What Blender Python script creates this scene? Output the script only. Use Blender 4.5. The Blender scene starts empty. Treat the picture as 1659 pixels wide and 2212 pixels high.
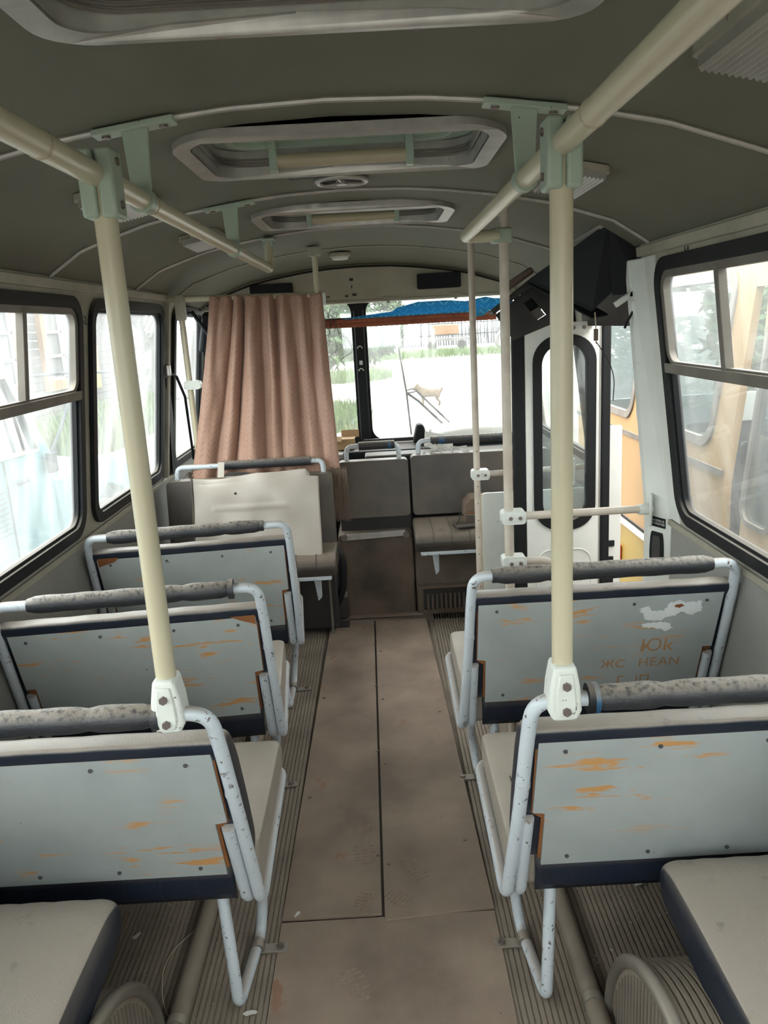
import bpy, bmesh, math, random
from mathutils import Vector, Matrix, Euler, noise
from mathutils.geometry import tessellate_polygon
random.seed(7)
S = bpy.context.scene
COL = S.collection
PI = math.pi

# ---------------------------------------------------------------- camera
cam = bpy.data.objects.new('camera', bpy.data.cameras.new('camera'))
COL.objects.link(cam); S.camera = cam
cam.data.sensor_fit = 'VERTICAL'; cam.data.sensor_height = 36.0
cam.data.lens = 1680.0 / 2212.0 * 36.0
cam.data.clip_start = 0.02; cam.data.clip_end = 600
PITCH, ROLL = math.radians(13.5454), 0.057
fw = Vector((0, math.cos(PITCH), -math.sin(PITCH))); rt = Vector((1, 0, 0)); up = rt.cross(fw)
px_ = rt * math.cos(ROLL) - up * math.sin(ROLL); py_ = -rt * math.sin(ROLL) - up * math.cos(ROLL)
mw = Matrix.Identity(4)
for i in range(3):
    mw[i][0] = px_[i]; mw[i][1] = -py_[i]; mw[i][2] = -fw[i]
mw[2][3] = 1.72
cam.matrix_world = mw

# ---------------------------------------------------------------- sky and exposure
W = bpy.data.worlds.new('overcast'); S.world = W; W.use_nodes = True
nt = W.node_tree; bg = nt.nodes['Background']
tc = nt.nodes.new('ShaderNodeTexCoord'); sx = nt.nodes.new('ShaderNodeSeparateXYZ')
rp = nt.nodes.new('ShaderNodeValToRGB')
nt.links.new(tc.outputs['Generated'], sx.inputs[0]); nt.links.new(sx.outputs['Z'], rp.inputs[0]); nt.links.new(rp.outputs[0], bg.inputs[0])
rp.color_ramp.elements[0].position = 0.0; rp.color_ramp.elements[0].color = (.97, .96, .93, 1)
rp.color_ramp.elements[1].position = .7; rp.color_ramp.elements[1].color = (1, .985, .96, 1)
bg.inputs[1].default_value = 4.6
S.view_settings.view_transform = 'Standard'; S.view_settings.look = 'None'
S.view_settings.gamma = 1; S.view_settings.exposure = 0.92; S.view_settings.use_curve_mapping = False

# ---------------------------------------------------------------- materials
MATS = {}
def mat(name, c1, c2=None, scale=6, rough=.6, bump=0, bscale=90, metal=0, dust=None, dlo=.15, dhi=.75, chips=None, chip_t=.66, chip_s=45, dn=(.12, .38),
        streak=None, streak_t=.62, streak_s=(3, 3, 40), stretch=(1, 1, 1), spec=.5):
    m = bpy.data.materials.new(name); m.use_nodes = True; n = m.node_tree; N = n.nodes; L = n.links
    b = N['Principled BSDF']; b.inputs['Roughness'].default_value = rough; b.inputs['Metallic'].default_value = metal
    b.inputs['Specular IOR Level'].default_value = spec
    g = N.new('ShaderNodeNewGeometry'); mp = N.new('ShaderNodeMapping'); mp.inputs['Scale'].default_value = stretch
    L.new(g.outputs['Position'], mp.inputs[0])
    def nz(sc, det=4, vec=None, ro=.55):
        t = N.new('ShaderNodeTexNoise'); t.inputs['Scale'].default_value = sc; t.inputs['Detail'].default_value = det
        t.inputs['Roughness'].default_value = ro; L.new(vec or mp.outputs[0], t.inputs['Vector']); return t.outputs['Fac']
    def ramp(v, lo, hi):
        r = N.new('ShaderNodeMapRange'); r.inputs[1].default_value = lo; r.inputs[2].default_value = hi; r.clamp = True
        L.new(v, r.inputs[0]); return r.outputs[0]
    def mix(f, a, bb):
        x = N.new('ShaderNodeMix'); x.data_type = 'RGBA'; L.new(f, x.inputs[0])
        for i, v in ((6, a), (7, bb)):
            if isinstance(v, tuple): x.inputs[i].default_value = (*v, 1)
            else: L.new(v, x.inputs[i])
        return x.outputs[2]
    def mul(a, bb):
        x = N.new('ShaderNodeMath'); x.operation = 'MULTIPLY'; L.new(a, x.inputs[0])
        if isinstance(bb, float): x.inputs[1].default_value = bb
        else: L.new(bb, x.inputs[1])
        return x.outputs[0]
    c2 = c2 or tuple(v * .86 for v in c1)
    col = mix(ramp(nz(scale), .35, .65), c1, c2)
    if streak:
        mp2 = N.new('ShaderNodeMapping'); mp2.inputs['Scale'].default_value = streak_s; L.new(g.outputs['Position'], mp2.inputs[0])
        f = mul(ramp(nz(1.0, 5, mp2.outputs[0], .62), streak_t, streak_t + .05), ramp(nz(3.2, 2), .5, .56))
        col = mix(f, col, streak)
    if chips:
        col = mix(mul(ramp(nz(chip_s, 5, None, .65), chip_t, chip_t + .015), ramp(nz(9, 2), .42, .5)), col, chips)
    if dust:
        s = N.new('ShaderNodeSeparateXYZ'); L.new(g.outputs['Normal'], s.inputs[0])
        f = mul(ramp(s.outputs['Z'], dlo, dhi), ramp(nz(14 if dn[0] < .2 else 80, 5), *dn))
        col = mix(f, col, dust)
    L.new(col, b.inputs['Base Color'])
    if bump:
        bp = N.new('ShaderNodeBump'); bp.inputs['Strength'].default_value = bump; bp.inputs['Distance'].default_value = .002
        L.new(nz(bscale, 3), bp.inputs['Height']); L.new(bp.outputs[0], b.inputs['Normal'])
    MATS[name] = m; return m

ORANGE = (.62, .27, .07)
mat('ceiling_vinyl', (.148, .144, .106), (.128, .126, .092), scale=2.5, rough=.75, bump=.15, bscale=400)
mat('cream_fascia', (.42, .40, .31), (.36, .34, .26), rough=.6)
mat('wall_laminate', (.30, .30, .28), (.26, .255, .235), scale=3, rough=.6, dust=(.34, .30, .25))
mat('cream_trim', (.40, .375, .30), (.31, .29, .23), rough=.5, chips=(.14, .11, .08), chip_t=.68)
mat('white_paint', (.74, .76, .72), (.68, .70, .66), rough=.4, chips=(.22, .18, .14), chip_t=.70)
mat('dark_brown', (.035, .022, .016), rough=.6)
mat('black_rubber', (.007, .008, .010), rough=.6, spec=.3, dust=(.16, .14, .12), dlo=.35, dhi=1.0)
mat('black_plastic', (.010, .012, .014), rough=.6, bump=.1, spec=.25)
mat('grey_black_board', (.045, .043, .041), (.028, .027, .026), rough=.6, scale=12)
mat('aluminium', (.48, .46, .43), (.40, .38, .36), rough=.38, metal=.55, scale=20)
mat('grimy_aluminium', (.21, .19, .165), (.155, .138, .12), rough=.5, metal=.3, dust=(.30, .26, .22))
mat('mint_paint', (.36, .43, .35), (.32, .39, .32), rough=.4, chips=(.07, .05, .04), chip_t=.68)
mat('cream_pole', (.55, .50, .36), (.50, .45, .32), scale=3, rough=.3, chips=(.10, .07, .04), chip_t=.72, chip_s=60, stretch=(1, 1, .5))
mat('tan_pole', (.46, .39, .27), (.40, .34, .24), rough=.4)
mat('beige_pole', (.60, .54, .46), (.50, .43, .36), scale=14, rough=.4, chips=(.30, .22, .16), chip_t=.68)
mat('clamp_white', (.70, .72, .68), (.64, .66, .62), rough=.4, chips=(.16, .13, .11), chip_t=.63, chip_s=60)
mat('tube_blue_grey', (.56, .61, .66), (.52, .57, .62), rough=.38, chips=(.13, .10, .09), chip_t=.615, chip_s=55, dust=(.36, .30, .25), dlo=.5, dhi=1.15)
mat('panel_grey', (.42, .455, .455), (.35, .385, .385), scale=4, rough=.45, streak=(.56, .30, .12), streak_t=.565, streak_s=(6, 6, 38), chips=(.16, .16, .16), chip_t=.71, chip_s=24)
mat('bare_hardboard', (.30, .115, .035), (.2, .07, .025), rough=.8)
mat('navy_vinyl', (.012, .018, .034), (.016, .022, .036), rough=.36, bump=.5, bscale=260, dust=(.31, .268, .228), dlo=.05, dhi=.7)
mat('black_foam', (.020, .022, .027), (.03, .03, .034), rough=.45, bump=.7, bscale=180, dust=(.27, .235, .20), dlo=.28, dhi=.95, dn=(.28, .52))
mat('beige_vinyl', (.37, .325, .272), (.32, .28, .235), scale=5, rough=.45, bump=.35, bscale=260)
mat('grey_brown_vinyl', (.088, .069, .055), (.030, .028, .028), scale=3.2, rough=.5, bump=.25, dust=(.20, .16, .125), dlo=.05, dhi=.8)
mat('sheet_vinyl', (.47, .42, .365), (.42, .375, .33), scale=3, rough=.35, bump=.2, bscale=30)
mat('plywood_floor', (.20, .148, .113), (.31, .235, .18), scale=3.2, rough=.75, bump=.3, bscale=120, chips=(.08, .06, .05), chip_t=.74, chip_s=30, streak=(.27, .15, .10), streak_t=.60, streak_s=(12, 5, 5))
mat('ribbed_lino', (.25, .205, .16), (.185, .15, .117), scale=5, rough=.75)
mat('groove_dark', (.05, .04, .033), rough=.9)
mat('engine_cover', (.15, .108, .08), (.065, .048, .037), scale=4, rough=.7, dust=(.16, .13, .10))
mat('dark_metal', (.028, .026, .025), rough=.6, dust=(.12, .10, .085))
mat('bolt_metal', (.22, .18, .16), rough=.45, metal=.6)
mat('screw_dark', (.10, .10, .10), rough=.5, metal=.4)
mat('lamp_lens', (.34, .33, .30), (.27, .26, .24), rough=.25)
mat('orange_quilt', (.36, .10, .045), (.28, .075, .035), rough=.6, scale=10)
mat('curtain_blue', (.05, .34, .62), (.035, .25, .48), rough=.7, scale=40)
mat('cardboard', (.40, .26, .13), rough=.8)
mat('paper', (.62, .60, .56), rough=.8)
mat('blue_tape', (.015, .075, .16), rough=.5, dust=(.2, .2, .2))
mat('fringe', (.17, .12, .09), rough=.9)
mat('ink', (.02, .02, .02), rough=.6)
mat('white_marks', (.75, .77, .78), (.68, .70, .71), rough=.6)
mat('dust_debris', (.42, .37, .30), rough=.9)
mat('graffiti_orange', (.50, .235, .08), (.35, .25, .16), scale=60, rough=.7)
# outside
mat('dirt_ground', (.21, .19, .17), (.155, .14, .12), scale=.5, rough=.95)
mat('grass', (.075, .125, .04), (.11, .155, .065), scale=3, rough=.9)
mat('leaf', (.035, .075, .025), (.06, .11, .04), scale=2, rough=.6)
mat('bark', (.10, .08, .06), rough=.9)
mat('old_planks', (.075, .07, .07), (.05, .047, .047), scale=2, rough=.9)
mat('picket', (.035, .045, .055), (.05, .055, .06), scale=2, rough=.9)
mat('truck_blue', (.065, .17, .195), (.10, .20, .225), scale=1.5, rough=.35)
mat('bus_yellow', (.36, .215, .085), (.39, .25, .11), scale=1.2, rough=.4)
mat('bus_ochre', (.26, .18, .025), (.31, .22, .04), scale=2, rough=.4)
mat('house_yellow', (.26, .18, .05), rough=.7)
mat('house_orange', (.22, .115, .05), rough=.7)
mat('dog_fur', (.11, .075, .045), (.15, .115, .08), scale=9, rough=.9)
mat('bus_interior', (.10, .10, .10), rough=.8)
mat('red_lens', (.55, .06, .02), rough=.2)
mat('far_building', (.16, .15, .145), rough=.8)

def glass(name, dirt, tint=(.93, .97, .97), gl=.08, dcol=(.8, .82, .82)):
    m = bpy.data.materials.new(name); m.use_nodes = True; n = m.node_tree; N = n.nodes; L = n.links
    N.remove(N['Principled BSDF']); o = N['Material Output']
    t = N.new('ShaderNodeBsdfTransparent'); t.inputs[0].default_value = (*tint, 1)
    d = N.new('ShaderNodeBsdfTranslucent'); d.inputs[0].default_value = (*dcol, 1)
    g = N.new('ShaderNodeBsdfGlossy'); g.inputs[0].default_value = (1, 1, 1, 1); g.inputs['Roughness'].default_value = .03
    ge = N.new('ShaderNodeNewGeometry'); nz = N.new('ShaderNodeTexNoise'); nz.inputs['Scale'].default_value = 7; nz.inputs['Detail'].default_value = 6
    mp = N.new('ShaderNodeMapping'); mp.inputs['Scale'].default_value = (1, 1, .35)
    L.new(ge.outputs['Position'], mp.inputs[0]); L.new(mp.outputs[0], nz.inputs['Vector'])
    r = N.new('ShaderNodeMapRange'); r.inputs[1].default_value = .3; r.inputs[2].default_value = .75; r.inputs[3].default_value = dirt * .5; r.inputs[4].default_value = dirt * 1.6
    L.new(nz.outputs['Fac'], r.inputs[0])
    a = N.new('ShaderNodeMixShader'); L.new(r.outputs[0], a.inputs[0]); L.new(t.outputs[0], a.inputs[1]); L.new(d.outputs[0], a.inputs[2])
    b = N.new('ShaderNodeMixShader'); b.inputs[0].default_value = gl; L.new(a.outputs[0], b.inputs[1]); L.new(g.outputs[0], b.inputs[2])
    L.new(b.outputs[0], o.inputs[0]); MATS[name] = m
glass('dusty_glass', .11); glass('windshield_glass', .05); glass('neighbour_glass', .12, tint=(.55, .62, .64), gl=.16)

def curtain_mat(name, c1, c2, per):
    m = bpy.data.materials.new(name); m.use_nodes = True; n = m.node_tree; N = n.nodes; L = n.links; b = N['Principled BSDF']
    b.inputs['Roughness'].default_value = .55; b.inputs['Sheen Weight'].default_value = .3
    uv = N.new('ShaderNodeUVMap'); s = N.new('ShaderNodeSeparateXYZ'); L.new(uv.outputs[0], s.inputs[0])
    def M(op, a, bb=None, c=None):
        x = N.new('ShaderNodeMath'); x.operation = op
        for i, v in enumerate((a, bb, c)):
            if v is None: continue
            if isinstance(v, (int, float)): x.inputs[i].default_value = v
            else: L.new(v, x.inputs[i])
        return x.outputs[0]
    u = M('FRACT', M('MULTIPLY', s.outputs['X'], 1 / per)); au = M('ABSOLUTE', M('SUBTRACT', u, .5))
    v = M('ADD', M('MULTIPLY', s.outputs['Y'], 1 / (per * .42)), M('MULTIPLY', au, -2.4))
    st = M('LESS_THAN', M('FRACT', v), .30)
    inr = M('MULTIPLY', M('GREATER_THAN', au, .06), M('LESS_THAN', au, .36))
    grp = M('LESS_THAN', M('FRACT', M('MULTIPLY', v, .25)), .78)
    f = M('MULTIPLY', M('MULTIPLY', st, inr), grp)
    mx = N.new('ShaderNodeMix'); mx.data_type = 'RGBA'; L.new(M('MULTIPLY', f, .4 if per < .08 else .8), mx.inputs[0]); mx.inputs[6].default_value = (*c1, 1); mx.inputs[7].default_value = (*c2, 1)
    L.new(mx.outputs[2], b.inputs['Base Color'])
    bp = N.new('ShaderNodeBump'); bp.inputs['Strength'].default_value = .5; bp.inputs['Distance'].default_value = .002; L.new(f, bp.inputs['Height']); L.new(bp.outputs[0], b.inputs['Normal'])
    MATS[name] = m
curtain_mat('curtain_brown', (.36, .205, .145), (.20, .10, .066), .075)
curtain_mat('curtain_teal', (.04, .38, .66), (.25, .70, .92), .09)
for n_ in ('curtain_teal',):
    nn = MATS[n_].node_tree; bs = nn.nodes['Principled BSDF']; tl = nn.nodes.new('ShaderNodeBsdfTranslucent'); nn.links.new(bs.inputs[0].links[0].from_socket, tl.inputs[0]); mx = nn.nodes.new('ShaderNodeMixShader'); mx.inputs[0].default_value = .45
    nn.links.new(bs.outputs[0], mx.inputs[1]); nn.links.new(tl.outputs[0], mx.inputs[2]); nn.links.new(mx.outputs[0], nn.nodes['Material Output'].inputs[0])

# ---------------------------------------------------------------- mesh helpers
class M:
    def __init__(s): s.v = []; s.f = []; s.uv = None
    def add(s, vs, fs):
        b = len(s.v); s.v += [tuple(p) for p in vs]; s.f += [tuple(i + b for i in f) for f in fs]; return s
    def box(s, c, d, rot=None):
        R = rot.to_matrix() if rot else Matrix.Identity(3); c = Vector(c)
        vs = [c + R @ Vector((d[0] / 2 * a, d[1] / 2 * b, d[2] / 2 * e)) for a in (-1, 1) for b in (-1, 1) for e in (-1, 1)]
        return s.add(vs, [(0, 1, 3, 2), (4, 6, 7, 5), (0, 4, 5, 1), (2, 3, 7, 6), (0, 2, 6, 4), (1, 5, 7, 3)])
    def tube(s, path, r, n=14, closed=False, caps=True, sq=1.0):
        P = [Vector(p) for p in path]; k = len(P); rr = r if isinstance(r, (list, tuple)) else [r] * k
        T = []
        for i in range(k):
            a = P[(i - 1) % k] if (closed or i > 0) else P[i]; b = P[(i + 1) % k] if (closed or i < k - 1) else P[i]
            T.append((b - a).normalized())
        ref = Vector((0, 0, 1)) if abs(T[0].z) < .9 else Vector((1, 0, 0))
        nrm = (ref - T[0] * ref.dot(T[0])).normalized(); vs = []
        for i in range(k):
            if i: nrm = (nrm - T[i] * nrm.dot(T[i])); nrm.normalize()
            bn = T[i].cross(nrm)
            for j in range(n):
                a = 2 * PI * j / n; vs.append(P[i] + (nrm * math.cos(a) + bn * math.sin(a) * sq) * rr[i])
        fs = []
        for i in range(k if closed else k - 1):
            i2 = (i + 1) % k
            for j in range(n): fs.append((i * n + j, i * n + (j + 1) % n, i2 * n + (j + 1) % n, i2 * n + j))
        if caps and not closed: fs += [tuple(range(n - 1, -1, -1)), tuple((k - 1) * n + j for j in range(n))]
        return s.add(vs, fs)
    def prism(s, poly, fn, d0, d1):
        n = len(poly); vs = [fn(a, b, d0) for a, b in poly] + [fn(a, b, d1) for a, b in poly]
        fs = [tuple(range(n - 1, -1, -1)), tuple(range(n, 2 * n))] + [(i, (i + 1) % n, n + (i + 1) % n, n + i) for i in range(n)]
        return s.add(vs, fs)
    def slab(s, loops, fn, d0, d1):
        tri = tessellate_polygon([[Vector((a, b, 0)) for a, b in l] for l in loops]); flat = [p for l in loops for p in l]; n = len(flat)
        vs = [fn(a, b, d0) for a, b in flat] + [fn(a, b, d1) for a, b in flat]
        fs = [tuple(t) for t in tri] + [tuple(n + i for i in reversed(t)) for t in tri]; b0 = 0
        for l in loops:
            k = len(l)
            for i in range(k): j = (i + 1) % k; fs.append((b0 + i, b0 + j, n + b0 + j, n + b0 + i))
            b0 += k
        return s.add(vs, fs)
    def grid(s, nu, nv, fn, uvfn=None, thick=None):
        vs = [fn(i / nu, j / nv) for j in range(nv + 1) for i in range(nu + 1)]
        fs = [(j * (nu + 1) + i, j * (nu + 1) + i + 1, (j + 1) * (nu + 1) + i + 1, (j + 1) * (nu + 1) + i) for j in range(nv) for i in range(nu)]
        if uvfn: s.uv = [uvfn(i / nu, j / nv) for j in range(nv + 1) for i in range(nu + 1)]
        return s.add(vs, fs)
    def disc(s, c, r, h, axis=2, n=20, r2=None):
        c = Vector(c); a = [Vector((0, 0, 0)), Vector((0, 0, 0))]; e = [0, 0, 0]; e[axis] = h; e = Vector(e)
        return s.tube([c - e / 2, c + e / 2], [r, r2 or r], n)
    def build(s, name, m, parent=None, smooth=True, bev=0, seg=2, solid=0, sub=0):
        me = bpy.data.meshes.new(name); me.from_pydata(s.v, [], s.f)
        bm = bmesh.new(); bm.from_mesh(me); bmesh.ops.recalc_face_normals(bm, faces=bm.faces); bm.to_mesh(me); bm.free()
        me.materials.append(MATS[m]); 
        if s.uv:
            ul = me.uv_layers.new(name='UVMap')
            for lp in me.loops: ul.data[lp.index].uv = s.uv[lp.vertex_index]
        o = bpy.data.objects.new(name, me); COL.objects.link(o)
        if parent: o.parent = parent
        if smooth:
            for p in me.polygons: p.use_smooth = True
            me.set_sharp_from_angle(angle=math.radians(38))
        if solid: x = o.modifiers.new('solid', 'SOLIDIFY'); x.thickness = solid
        if bev: x = o.modifiers.new('bevel', 'BEVEL'); x.width = bev; x.segments = seg; x.limit_method = 'ANGLE'; x.angle_limit = math.radians(38)
        if sub: x = o.modifiers.new('sub', 'SUBSURF'); x.levels = sub; x.render_levels = sub
        return o
def tag(o, label=None, cat=None, group=None, kind=None):
    for k, v in (('label', label), ('category', cat), ('group', group), ('kind', kind)):
        if v: o[k] = v
    return o
def thing(name, loc, label, cat, group=None, kind=None):
    o = bpy.data.objects.new(name, None); COL.objects.link(o); o.location = loc; o.empty_display_size = .1
    return tag(o, label, cat, group, kind)
class Off:   # parts of a thing are written in world metres and shifted under its Empty
    pass
def part(mm, name, m, par, **k):
    o = mm.build(name, m, par, **k)
    root = par; off = Vector((0, 0, 0))
    while root: off += root.location; root = root.parent
    for v in o.data.vertices: v.co -= off
    return o
def fillet(P, r, n=6):
    P = [Vector(p) for p in P]; out = [P[0]]; rr = r if isinstance(r, (list, tuple)) else [r] * len(P)
    for i in range(1, len(P) - 1):
        a, b, c = P[i - 1], P[i], P[i + 1]; q = min(rr[i], (a - b).length * .49, (c - b).length * .49)
        p0 = b + (a - b).normalized() * q; p1 = b + (c - b).normalized() * q
        for k in range(n + 1):
            t = k / n; out.append(p0 * (1 - t) ** 2 + b * 2 * t * (1 - t) + p1 * t * t)
    out.append(P[-1]); return out
def dense(l, s=.03):
    out = []
    for i in range(len(l)):
        a, b = Vector(l[i]), Vector(l[(i + 1) % len(l)]); n = max(1, int((b - a).length / s))
        out += [tuple(a.lerp(b, k / n)) for k in range(n)]
    return out
def rr(a0, b0, a1, b1, r, n=6):
    out = []
    for cx, cy, s in ((a1 - r, b1 - r, 0), (a0 + r, b1 - r, 1), (a0 + r, b0 + r, 2), (a1 - r, b0 + r, 3)):
        for k in range(n + 1):
            t = PI / 2 * (s + k / n); out.append((cx + r * math.cos(t), cy + r * math.sin(t)))
    return out
def text(body, size, mw, m, name, par=None, ext=.0004):
    c = bpy.data.curves.new(name, 'FONT'); c.body = body; c.size = size; c.extrude = ext; c.align_x = 'CENTER'; c.align_y = 'CENTER'
    t = bpy.data.objects.new(name, c); COL.objects.link(t)
    me = bpy.data.meshes.new_from_object(t.evaluated_get(bpy.context.evaluated_depsgraph_get()))
    COL.objects.unlink(t); bpy.data.objects.remove(t)
    me.materials.clear(); me.materials.append(MATS[m]); me.transform(mw)
    o = bpy.data.objects.new(name, me); COL.objects.link(o)
    if par:
        o.parent = par; root = par; off = Vector((0, 0, 0))
        while root: off += root.location; root = root.parent
        me.transform(Matrix.Translation(-off))
    return o
def struct(mm, name, m, **k):
    return tag(mm.build(name, m, **k), kind='structure')

# ================================================================= THE BUS SHELL
CX = -.07
def wx(side, z, d=0):      # side wall surface, d = distance outwards
    return CX + side * (1.175 - max(0, z - .93) * .126 + d)
def wallfn(side): return lambda y, z, d: (wx(side, z, d), y, z)
Y0, YF = -.68, 5.45

# floor
m = M()
def ribs(x0, x1, y0, y1, z=.0, p=.0155):
    n = max(2, int((x1 - x0) / p)); p = (x1 - x0) / n; prof = []
    for i in range(n):
        a = x0 + i * p; prof += [(a, z), (a + p * .70, z), (a + p * .76, z - .004), (a + p * .94, z - .004)]
    prof.append((x1, z)); k = len(prof)
    return [(a, y0, b) for a, b in prof] + [(a, y1, b) for a, b in prof], [(i, i + 1, k + i + 1, k + i) for i in range(k - 1)]
struct(M().box((CX, (Y0 + 4.45) / 2, -.04), (2.36, 4.45 - Y0, .06)), 'floor', 'ribbed_lino', smooth=False)
struct(M().box((-.078, 3.17, -.004), (.03, 2.4, .006)), 'trim_30', 'groove_dark', smooth=False)
struct(M().add(*ribs(-1.245, -.372, Y0, 4.44, .0)), 'floor.001', 'ribbed_lino', smooth=False)
struct(M().add(*ribs(.262, 1.105, Y0, 4.44, .0)), 'floor.002', 'ribbed_lino', smooth=False)
def board(poly, z0, z1, label):
    o = M().prism(poly, lambda a, b, d: (a, b, d), z0, z1).build('plywood_floor_board', 'plywood_floor', bev=.0012)
    return tag(o, label, 'floor board')
board([(-.375, 1.985), (-.075, 1.985), (-.096, 4.37), (-.352, 4.37)], -.005, .006, 'long brown plywood board left of the dark seam down the aisle')
board([(-.066, 1.955), (.262, 1.985), (.215, 4.35), (-.087, 4.35)], -.005, .009, 'long brown plywood board right of the dark seam down the aisle')
FOOT = [(-.13, 2.265, 0, .1), (-.13, 2.40, 0, .1, .7), (.03, 2.17, 1, .5), (-.13, 2.03, 0, -.2, .8), (-.02, 2.04, 1, .9, .8), (-.15, 1.73, 2, .4)]
fb = [o for o in COL.objects if o.name.startswith('plywood_floor_board')]
for x, y, k in ((-.085, 2.25, 0), (-.085, 2.9, 0), (-.09, 3.5, 0), (-.095, 4.0, 0), (-.05, 2.2, 1), (-.052, 2.8, 1), (-.055, 3.35, 1), (-.06, 3.9, 1), (.21, 2.3, 1), (.20, 3.2, 1), (-.34, 2.6, 0), (-.335, 3.4, 0)): part(M().disc((x, y, .007 + .003 * k), .006, .004, n=10), 'screw', 'bolt_metal', fb[k])
board([(-.372, Y0), (.265, Y0), (.262, 1.975), (-.375, 1.972)], -.005, .005, 'wide brown plywood board across the aisle nearest the camera')
mat('print_dust', (.30, .225, .172), (.21, .155, .118), scale=50, rough=.9)
def footprint(x, y, k, a, sc=1):
    mm = M(); zt = .0062 if k == 0 else (.0092 if k == 1 else .0052)
    for j in range(7):
        w = .04 * math.sqrt(max(.1, 1 - ((j - 3) / 3.8) ** 2)) * sc
        for i in (-1, 0, 1):
            u, v = i * w * .68, (j - 3) * .017 * sc; mm.box((x + u * math.cos(a) - v * math.sin(a), y + u * math.sin(a) + v * math.cos(a), zt), (w * .5, .009 * sc, .0008), Euler((0, 0, a + .15 * i)))
    tag(part(mm, 'footprint', 'print_dust', fb[k]), kind='stuff')
fb.append([o for o in COL.objects if o.name.startswith('plywood_floor_board')][-1])
for f_ in FOOT: footprint(*f_)
# dusty pipes along the floor
for sg, lab in ((-1, 'dusty tan floor pipe running under the left hand seats'), (1, 'dusty tan floor pipe running under the right hand seats')):
    xx = CX + sg * .53; t = thing('floor_pipe', (xx, 0, 0), lab, 'pipe')
    part(M().tube([(xx, Y0 + .1, .022), (xx, 3.35, .022)], .026), 'pipe', 'ribbed_lino', t)
    for yy in (1.62, 2.5, 3.3): part(M().tube([(xx, yy - .012, .022), (xx, yy + .012, .022)], .0285), 'collar', 'grimy_aluminium', t)

# side walls below the windows
DOOR0, DOOR1 = 3.04, 3.80
def lower(side, a, b): return M().slab([[(a, -.05), (b, -.05), (b, .935), (a, .935)]], wallfn(side), 0, .03)
struct(lower(-1, Y0, YF), 'wall_left', 'wall_laminate', smooth=False)
struct(lower(1, Y0, 2.94), 'wall_right', 'wall_laminate', smooth=False)
struct(lower(1, DOOR1 + .06, YF), 'wall_right.001', 'wall_laminate', smooth=False)
LW = [(-.43, .73), (.90, 1.74), (1.91, 3.085), (3.225, 4.30), (4.55, 5.28)]
RW = [(-.43, .42), (.59, 1.42), (1.59, 2.765), (4.0, 5.25)]
ZB, ZT = .975, 1.865
def upper(side, a, b, wins):
    return M().slab([[(a, .93), (b, .93), (b, 1.96), (a, 1.96)]] + [rr(w0, ZB, w1, ZT, .085, 7) for w0, w1 in wins], wallfn(side), 0, .035)
struct(upper(-1, Y0, YF, LW), 'wall_left.001', 'cream_trim')
struct(upper(1, Y0, 2.94, RW[:3]), 'wall_right.002', 'cream_trim')
struct(upper(1, DOOR1 + .06, YF, RW[3:]), 'wall_right.003', 'cream_trim')
# pillar behind the door, header over the door
t = thing('door_pillar', (wx(1, .5), 3.0, 0), 'pale mint door pillar with recessed black handle and small plate', 'pillar')
part(M().slab([[(2.795, .935), (3.04, .935), (3.04, 1.90), (2.795, 1.90)]], wallfn(1), -.005, .03).slab([[(2.92, 0), (3.04, 0), (3.04, .935), (2.92, .935)]], wallfn(1), -.005, .03), 'inner_skin', 'white_paint', t)
vs = []
for z_ in (0, .93, 1.90):
    k_ = .055 if z_ < 1 else .03
    vs += [(wx(1, z_) + .01, 2.89, z_), (wx(1, z_) - .003, 2.89, z_), (wx(1, z_) - k_, 3.0, z_), (wx(1, z_) - k_, 3.045, z_), (wx(1, z_) + .01, 3.045, z_)]
fs = [(0, 1, 2, 3, 4), (14, 13, 12, 11, 10)] + [(j * 5 + i, j * 5 + (i + 1) % 5, j * 5 + 5 + (i + 1) % 5, j * 5 + 5 + i) for j in (0, 1) for i in range(5)]
part(M().add(vs, fs), 'post', 'white_paint', t, smooth=False, bev=.006)
def pf(a_, z_, d): return (wx(1, z_) - .003 - .052 * a_ - .904 * d, 2.89 + .11 * a_ - .427 * d, z_)
hp = part(M().slab([rr(.26, .70, .86, .865, .09, 4)], pf, -.002, .004), 'handle_recess', 'black_plastic', t, bev=.002)
part(M().slab([rr(.38, .715, .74, .85, .05, 3)], pf, .003, .006), 'handle_cup', 'grey_black_board', hp)
pl = part(M().slab([[(.22, .886), (.82, .886), (.82, .925), (.22, .925)]], pf, .0, .003), 'plate', 'black_plastic', t)
ang = math.atan2(.11, .052)
tx = Matrix.Translation(pf(.52, .9055, .004)) @ Matrix.Rotation(-ang, 4, 'Z') @ Matrix.Rotation(PI / 2, 4, 'X')
text('КНОПКА В\nОТКРЫТИЯ', .0125, tx, 'white_marks', 'lettering', pl)
struct(M().slab([[(2.94, 1.66), (DOOR1 + .06, 1.66), (DOOR1 + .06, 1.95), (2.94, 1.95)]], wallfn(1), 0, .03), 'wall_right.004', 'dark_brown', smooth=False)
# rear wall with a window
rear = M().slab([[(-1.25, -.05), (1.11, -.05), (1.11, .93), (.98, 1.95), (.4, 2.16), (-.5, 2.16), (-1.12, 1.95), (-1.25, .93)], rr(-1.02, .90, .88, 1.90, .1)], lambda a, b, d: (a, Y0 - d, b), 0, .04)
struct(rear, 'wall_back', 'cream_trim', smooth=False)
tag(M().slab([rr(-1.03, .89, .89, 1.91, .1)], lambda a, b, d: (a, Y0 - d, b), .018, .022).build('window_12', 'dusty_glass'), kind='structure')

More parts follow.
